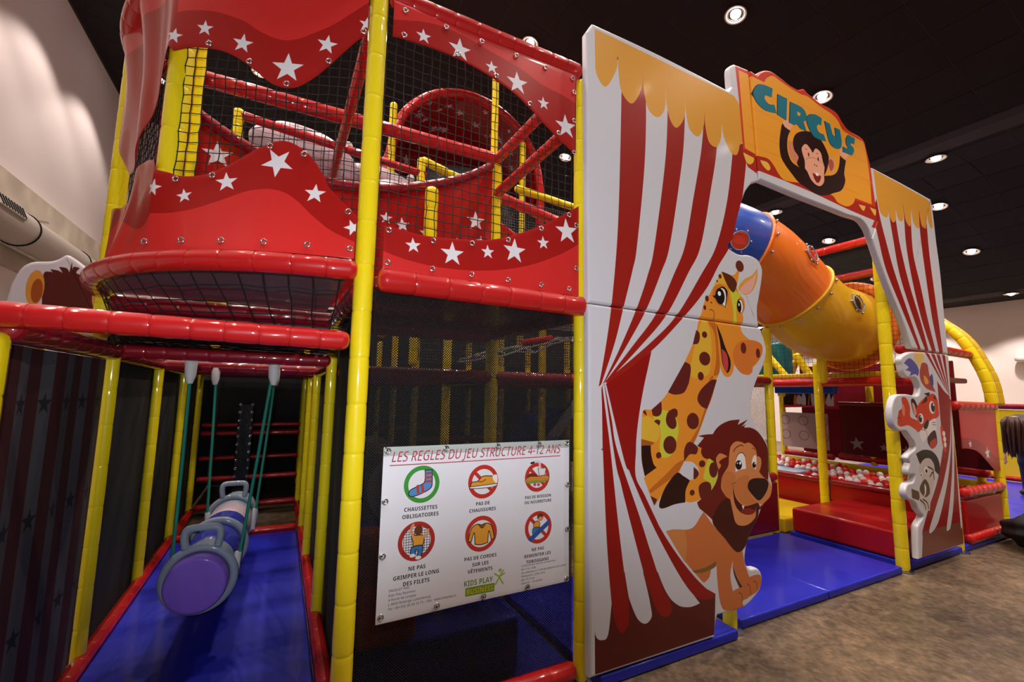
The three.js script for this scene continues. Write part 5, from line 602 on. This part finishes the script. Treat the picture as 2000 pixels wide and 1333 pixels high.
tag(mesh('blue_beam_pad', rbox(6.9, 7.02, 1.56, 1.68, -2.5, -1.6, 0.02), vinyl(0x1a4fb0)), 'blue padded beam below the red rail over the ball pit', 'pad');
{ const pr = new Print(-2.5, 1.3, -1.6, 1.6, 400, '#2a1c1e'); const R = rng(3); for (let k = 0; k < 9; k++) pr.blob([-2.3 + k * 0.07, 1.4, -2.27 + k * 0.07, 1.56, -2.24 + k * 0.07, 1.5, -2.25 + k * 0.07, 1.38].map((v, i) => v + (R() - 0.5) * 0.05), k % 3 ? '#c8c4c0' : '#d07030'); const t = thing('printed_strip', 'dark printed strip with white and orange figures above the second poster', 'banner'); mesh('sheet', sheetGeo(-2.45, -1.7, 10, 3, () => 1.38, () => 1.56, (u, y, o) => V(7.06 + o, y, u), pr, 0.003), vinyl(0xffffff, { map: pr.tex() }), t); }
tag(mesh('yellow_deck_edge', rbox(5.94, 6.1, 1.76, 1.82, -2.4, -0.1, 0.02), M.yellowpad), 'yellow padded deck edge above the long red rail beyond the gate', 'pad');
{ const t = thing('teal_climber', 'teal padded column behind the net left of the slide mouth', 'column'); mesh('column', rbox(6.7, 7.0, 1.7, 2.4, -2.75, -2.2, 0.08), vinyl(0x0f5a62), t); rail(t, [6.6, 1.8, -2.1], [6.5, 2.45, -2.55], 0.05, M.yellow); rail(t, [6.6, 1.8, -1.75], [6.5, 2.15, -1.9], 0.05, M.yellow); }
tag(mesh('light_blue_wedge', rbox(5.96, 6.3, 0.44, 0.5, -2.5, -1.65, 0.02), vinyl(0x9cc8e0)), 'light blue foam wedge lying in the ball pit corner', 'foam wedge');
{ // balls
  const g = new THREE.SphereGeometry(0.037, 14, 10), mats = [vinyl(0xd8291f, { roughness: 0.35 }), vinyl(0xe6d6d2, { roughness: 0.35 }), vinyl(0xf0e6e4, { roughness: 0.35 })], R = rng(99); let n = 0;
  for (let i = 0; i < 14; i++) for (let j = 0; j < 30 && n < 300; j++) { const x = 6.0 + i * 0.074 + (R() - 0.5) * 0.012, z = -2.48 + j * 0.08 + (i % 2) * 0.04 + (R() - 0.5) * 0.012; if (x > 7.02 || z > -0.12 || (x < 6.38 && z < -1.58)) continue; const c = R() < 0.5 ? 0 : R() < 0.5 ? 1 : 2; const b = tag(mesh('pit_ball', g, mats[c]), c ? 'white plastic ball lying in the ball pit' : 'red plastic ball lying in the ball pit', 'ball', c ? 'white balls in the pit' : 'red balls in the pit'); b.position.set(x, 0.44 + R() * 0.035 + (i % 3 === 0 ? 0.03 : 0) + Math.max(0, x - 6.3) * 0.06, z); n++; }
}
// ---------- right side of the hall ----------
{ const t = thing('yellow_padded_wall', 'low yellow padded wall with red top rail at the far right', 'padded wall'); for (let k = 0; k < 4; k++) mesh('pad', rbox(11.6, 11.72, 0.06, 1.34, -3.6 + k * 1.0, -2.61 + k * 1.0, 0.02), M.yellowpad, t); rail(t, [11.62, 1.4, -3.7], [11.62, 1.4, 0.4], 0.05, M.darkred); rail(t, [11.56, 0.11, -3.6], [11.56, 0.11, 0.4], 0.04, M.redpad); }
{ const t = thing('wall_lamp', 'small white wall lamp on the pale right wall', 'lamp', [14.97, 2.47, -1.66]); const g = new THREE.LatheGeometry([[0, 0.07], [0.1, 0.07], [0.12, 0.03], [0.12, -0.03], [0.09, -0.06], [0, -0.06]].map((p) => new THREE.Vector2(p[0], p[1])), 24); mesh('housing', g, M.white, t).position.x = -0.1; mesh('bracket', box(-0.08, 0.03, -0.03, 0.03, -0.03, 0.03), M.grey, t); }
// person bending forward, only the long hair reaches into view
{
  const t = thing('person', 'person with long brown hair bending forward beside the yellow wall', 'person', [9.5, 0.06, -0.48]);
  const bones = [[[0.55, 0.95, 0], [0.1, 1.1, 0.02], 0.15, 0.15], [[0.1, 1.1, 0.02], [-0.12, 1.12, 0.02], 0.07, 0.06], [[0.6, 0.92, 0.1], [0.62, 0.5, 0.11], 0.1, 0.07], [[0.62, 0.5, 0.11], [0.66, 0.06, 0.12], 0.07, 0.05], [[0.6, 0.92, -0.1], [0.62, 0.5, -0.11], 0.1, 0.07], [[0.62, 0.5, -0.11], [0.66, 0.06, -0.12], 0.07, 0.05], [[0.16, 1.1, 0.17], [0.1, 0.82, 0.22], 0.055, 0.045], [[0.1, 0.82, 0.22], [-0.02, 0.6, 0.2], 0.045, 0.035], [[0.16, 1.1, -0.14], [0.12, 0.82, -0.2], 0.055, 0.045], [[0.12, 0.82, -0.2], [0.02, 0.6, -0.18], 0.045, 0.035], [[0.66, 0.05, 0.12], [0.5, 0.045, 0.13], 0.045, 0.04], [[0.66, 0.05, -0.12], [0.5, 0.045, -0.13], 0.045, 0.04], [[-0.12, 1.12, 0.02], [-0.2, 1.0, 0.03], 0.1, 0.09]];
  for (const [s, hx, hz] of [[1, -0.02, 0.2], [-1, 0.02, -0.18]]) for (let k = 0; k < 5; k++) bones.push([[hx, 0.58, hz], [hx - 0.02 - k * 0.004, 0.49 + (k === 0 ? 0.04 : Math.abs(k - 2.5) * 0.008), hz + (k - 2) * 0.02 * s], 0.013, 0.009]);
  const N = 96, S = 0.72, mc = new MarchingCubes(N, M.blackfab, false, false, 120000); mc.isolation = 0; const c = [0.2, 0.62, 0.0];
  const a = V(0, 0, 0), b = V(0, 0, 0), p = V(0, 0, 0), d = V(0, 0, 0);
  for (let z = 0; z < N; z++) for (let y = 0; y < N; y++) for (let x = 0; x < N; x++) { p.set(c[0] + (x / (N / 2) - 1) * S, c[1] + (y / (N / 2) - 1) * S, c[2] + (z / (N / 2) - 1) * S); let m = 1; for (const [A, B, r0, r1] of bones) { a.set(...A); b.set(...B); d.copy(b).sub(a); const k = Math.max(0, Math.min(1, p.clone().sub(a).dot(d) / d.lengthSq())), q = p.distanceTo(a.addScaledVector(d, k)) - lerp(r0, r1, k); const h = Math.max(0, 0.04 - Math.abs(m - q)) / 0.04; m = Math.min(m, q) - h * h * 0.01; } mc.field[x + y * N + z * N * N] = -m; }
  mc.update(); const n = mc.count, P = new Float32Array(n * 3), K = new Float32Array(n * 3), C3 = new Float32Array(n * 3), cloth = new THREE.Color(0x2a2c34), skin = new THREE.Color(0xc99a80), pants = new THREE.Color(0x20242e);
  for (let i = 0; i < n; i++) { for (let k = 0; k < 3; k++) { P[i * 3 + k] = mc.positionArray[i * 3 + k] * S + c[k]; K[i * 3 + k] = mc.normalArray[i * 3 + k]; } const x = P[i * 3], y = P[i * 3 + 1]; const col = x < -0.06 && y > 0.85 || y < 0.66 && x < 0.25 ? skin : x > 0.5 && y < 0.95 ? pants : cloth; C3[i * 3] = col.r; C3[i * 3 + 1] = col.g; C3[i * 3 + 2] = col.b; }
  const g = new THREE.BufferGeometry(); g.setAttribute('position', new THREE.BufferAttribute(P, 3)); g.setAttribute('normal', new THREE.BufferAttribute(K, 3)); g.setAttribute('color', new THREE.BufferAttribute(C3, 3)); mesh('body', g, new THREE.MeshStandardMaterial({ vertexColors: true, roughness: 0.7 }), t);
  const hm = new THREE.MeshPhysicalMaterial({ color: 0x3a2018, roughness: 0.45, sheen: 0.5 }), R = rng(12), L = []; for (let k = 0; k < 90; k++) { const q = R() * 6.28, w = 0.05 + R() * 0.055; const x = -0.17 + Math.cos(q) * w, z = 0.03 + Math.sin(q) * w; L.push([V(-0.12 + Math.cos(q) * 0.07, 1.2, 0.02 + Math.sin(q) * 0.08), V(x - 0.04, 1.13, z * 1.3), V(x - 0.06 + (R() - 0.5) * 0.05, 0.95, z * 1.3), V(x - 0.04 + (R() - 0.5) * 0.1, 0.72 - R() * 0.12, z * 1.2)]); }
  mesh('hair', mergeGeometries(L.map((l) => sweep(new THREE.CatmullRomCurve3(l).getPoints(8), [0.016, 0.018, 0.018, 0.018, 0.016, 0.014, 0.012, 0.009, 0.004], 6))), hm, t);
}
{ // dark coat on the floor at the edge of the mats
  const g = new THREE.SphereGeometry(1, 48, 32), p = g.attributes.position; for (let i = 0; i < p.count; i++) { const x = p.getX(i), y = p.getY(i), z = p.getZ(i), k = 1 + 0.07 * Math.sin(x * 7 + z * 3) + 0.05 * Math.sin(y * 9 + x * 5) + 0.04 * Math.sin(z * 11); p.setXYZ(i, x * 0.42 * k, Math.max(-0.999, y * k) * 0.17 + 0.17, z * 0.27 * k); } g.computeVertexNormals();
  const t = thing('black_jacket', 'black padded jacket heaped on the concrete floor at the right edge', 'jacket', [6.72, 0.002, 0.36]); mesh('cloth', g, new THREE.MeshStandardMaterial({ color: 0x0a0a0c, roughness: 0.85 }), t); const sl = mesh('sleeve', sweep(new THREE.CatmullRomCurve3([V(-0.2, 0.2, 0.1), V(-0.32, 0.14, 0.22), V(-0.3, 0.07, 0.36)]).getPoints(10), [0.09, 0.088, 0.085, 0.085, 0.08, 0.078, 0.075, 0.072, 0.07, 0.067, 0.065], 14), new THREE.MeshStandardMaterial({ color: 0x0a0a0c, roughness: 0.85 }), t);
}
// cut-out ape panel at the left behind the swing bay
{
  const pr = new Print(-2.1, 1.5, -0.9, 2.5, 500, '#d8cfd4'); const Zp = '';
  pr.blob([-1.524,1.876,-1.524,1.876,-1.542,2.108,-1.519,2.14,-1.503,2.135,-1.503,2.135,-1.516,2.155,-1.516,2.155,-1.484,2.152,-1.462,2.14,-1.462,2.14,-1.481,2.174,-1.481,2.174,-1.449,2.171,-1.434,2.148,-1.434,2.148,-1.429,2.211,-1.429,2.211,-1.421,2.154,-1.421,2.154,-1.419,2.183,-1.391,2.18,-1.391,2.18,-1.404,2.149,-1.37,2.131,-1.32,2.064,-1.293,1.898,-1.293,1.898], '#5a2018'); pr.ell([-1.568,2.04,.038,.102], '#e0953c'); pr.ell([-1.559,2.024,.024,.07], '#a8501c'); pr.ell([-1.294,2.023,.028,.081], '#e0953c');
  const t = thing('ape_cutout_panel', 'padded white-edged ape cut-out rising behind the front rail at the left', 'cut-out panel'); mesh('board', pr.uv(boardGeo([-1.7,1.691,-1.7,1.691,-1.675,1.999,-1.66,2.085,-1.637,2.151,-1.596,2.189,-1.526,2.204,-1.491,2.223,-1.462,2.25,-1.435,2.243,-1.377,2.197,-1.316,2.139,-1.271,2.077,-1.23,1.941,-1.199,1.722,-1.199,1.722], -1.46, -1.36, 0.02)), vinyl(0xffffff, { map: pr.tex() }), t); mesh('strut', box(-1.6, -1.54, 0, 1.9, -1.5, -1.465), M.yellow, t);
}
renderer.render(scene, camera);
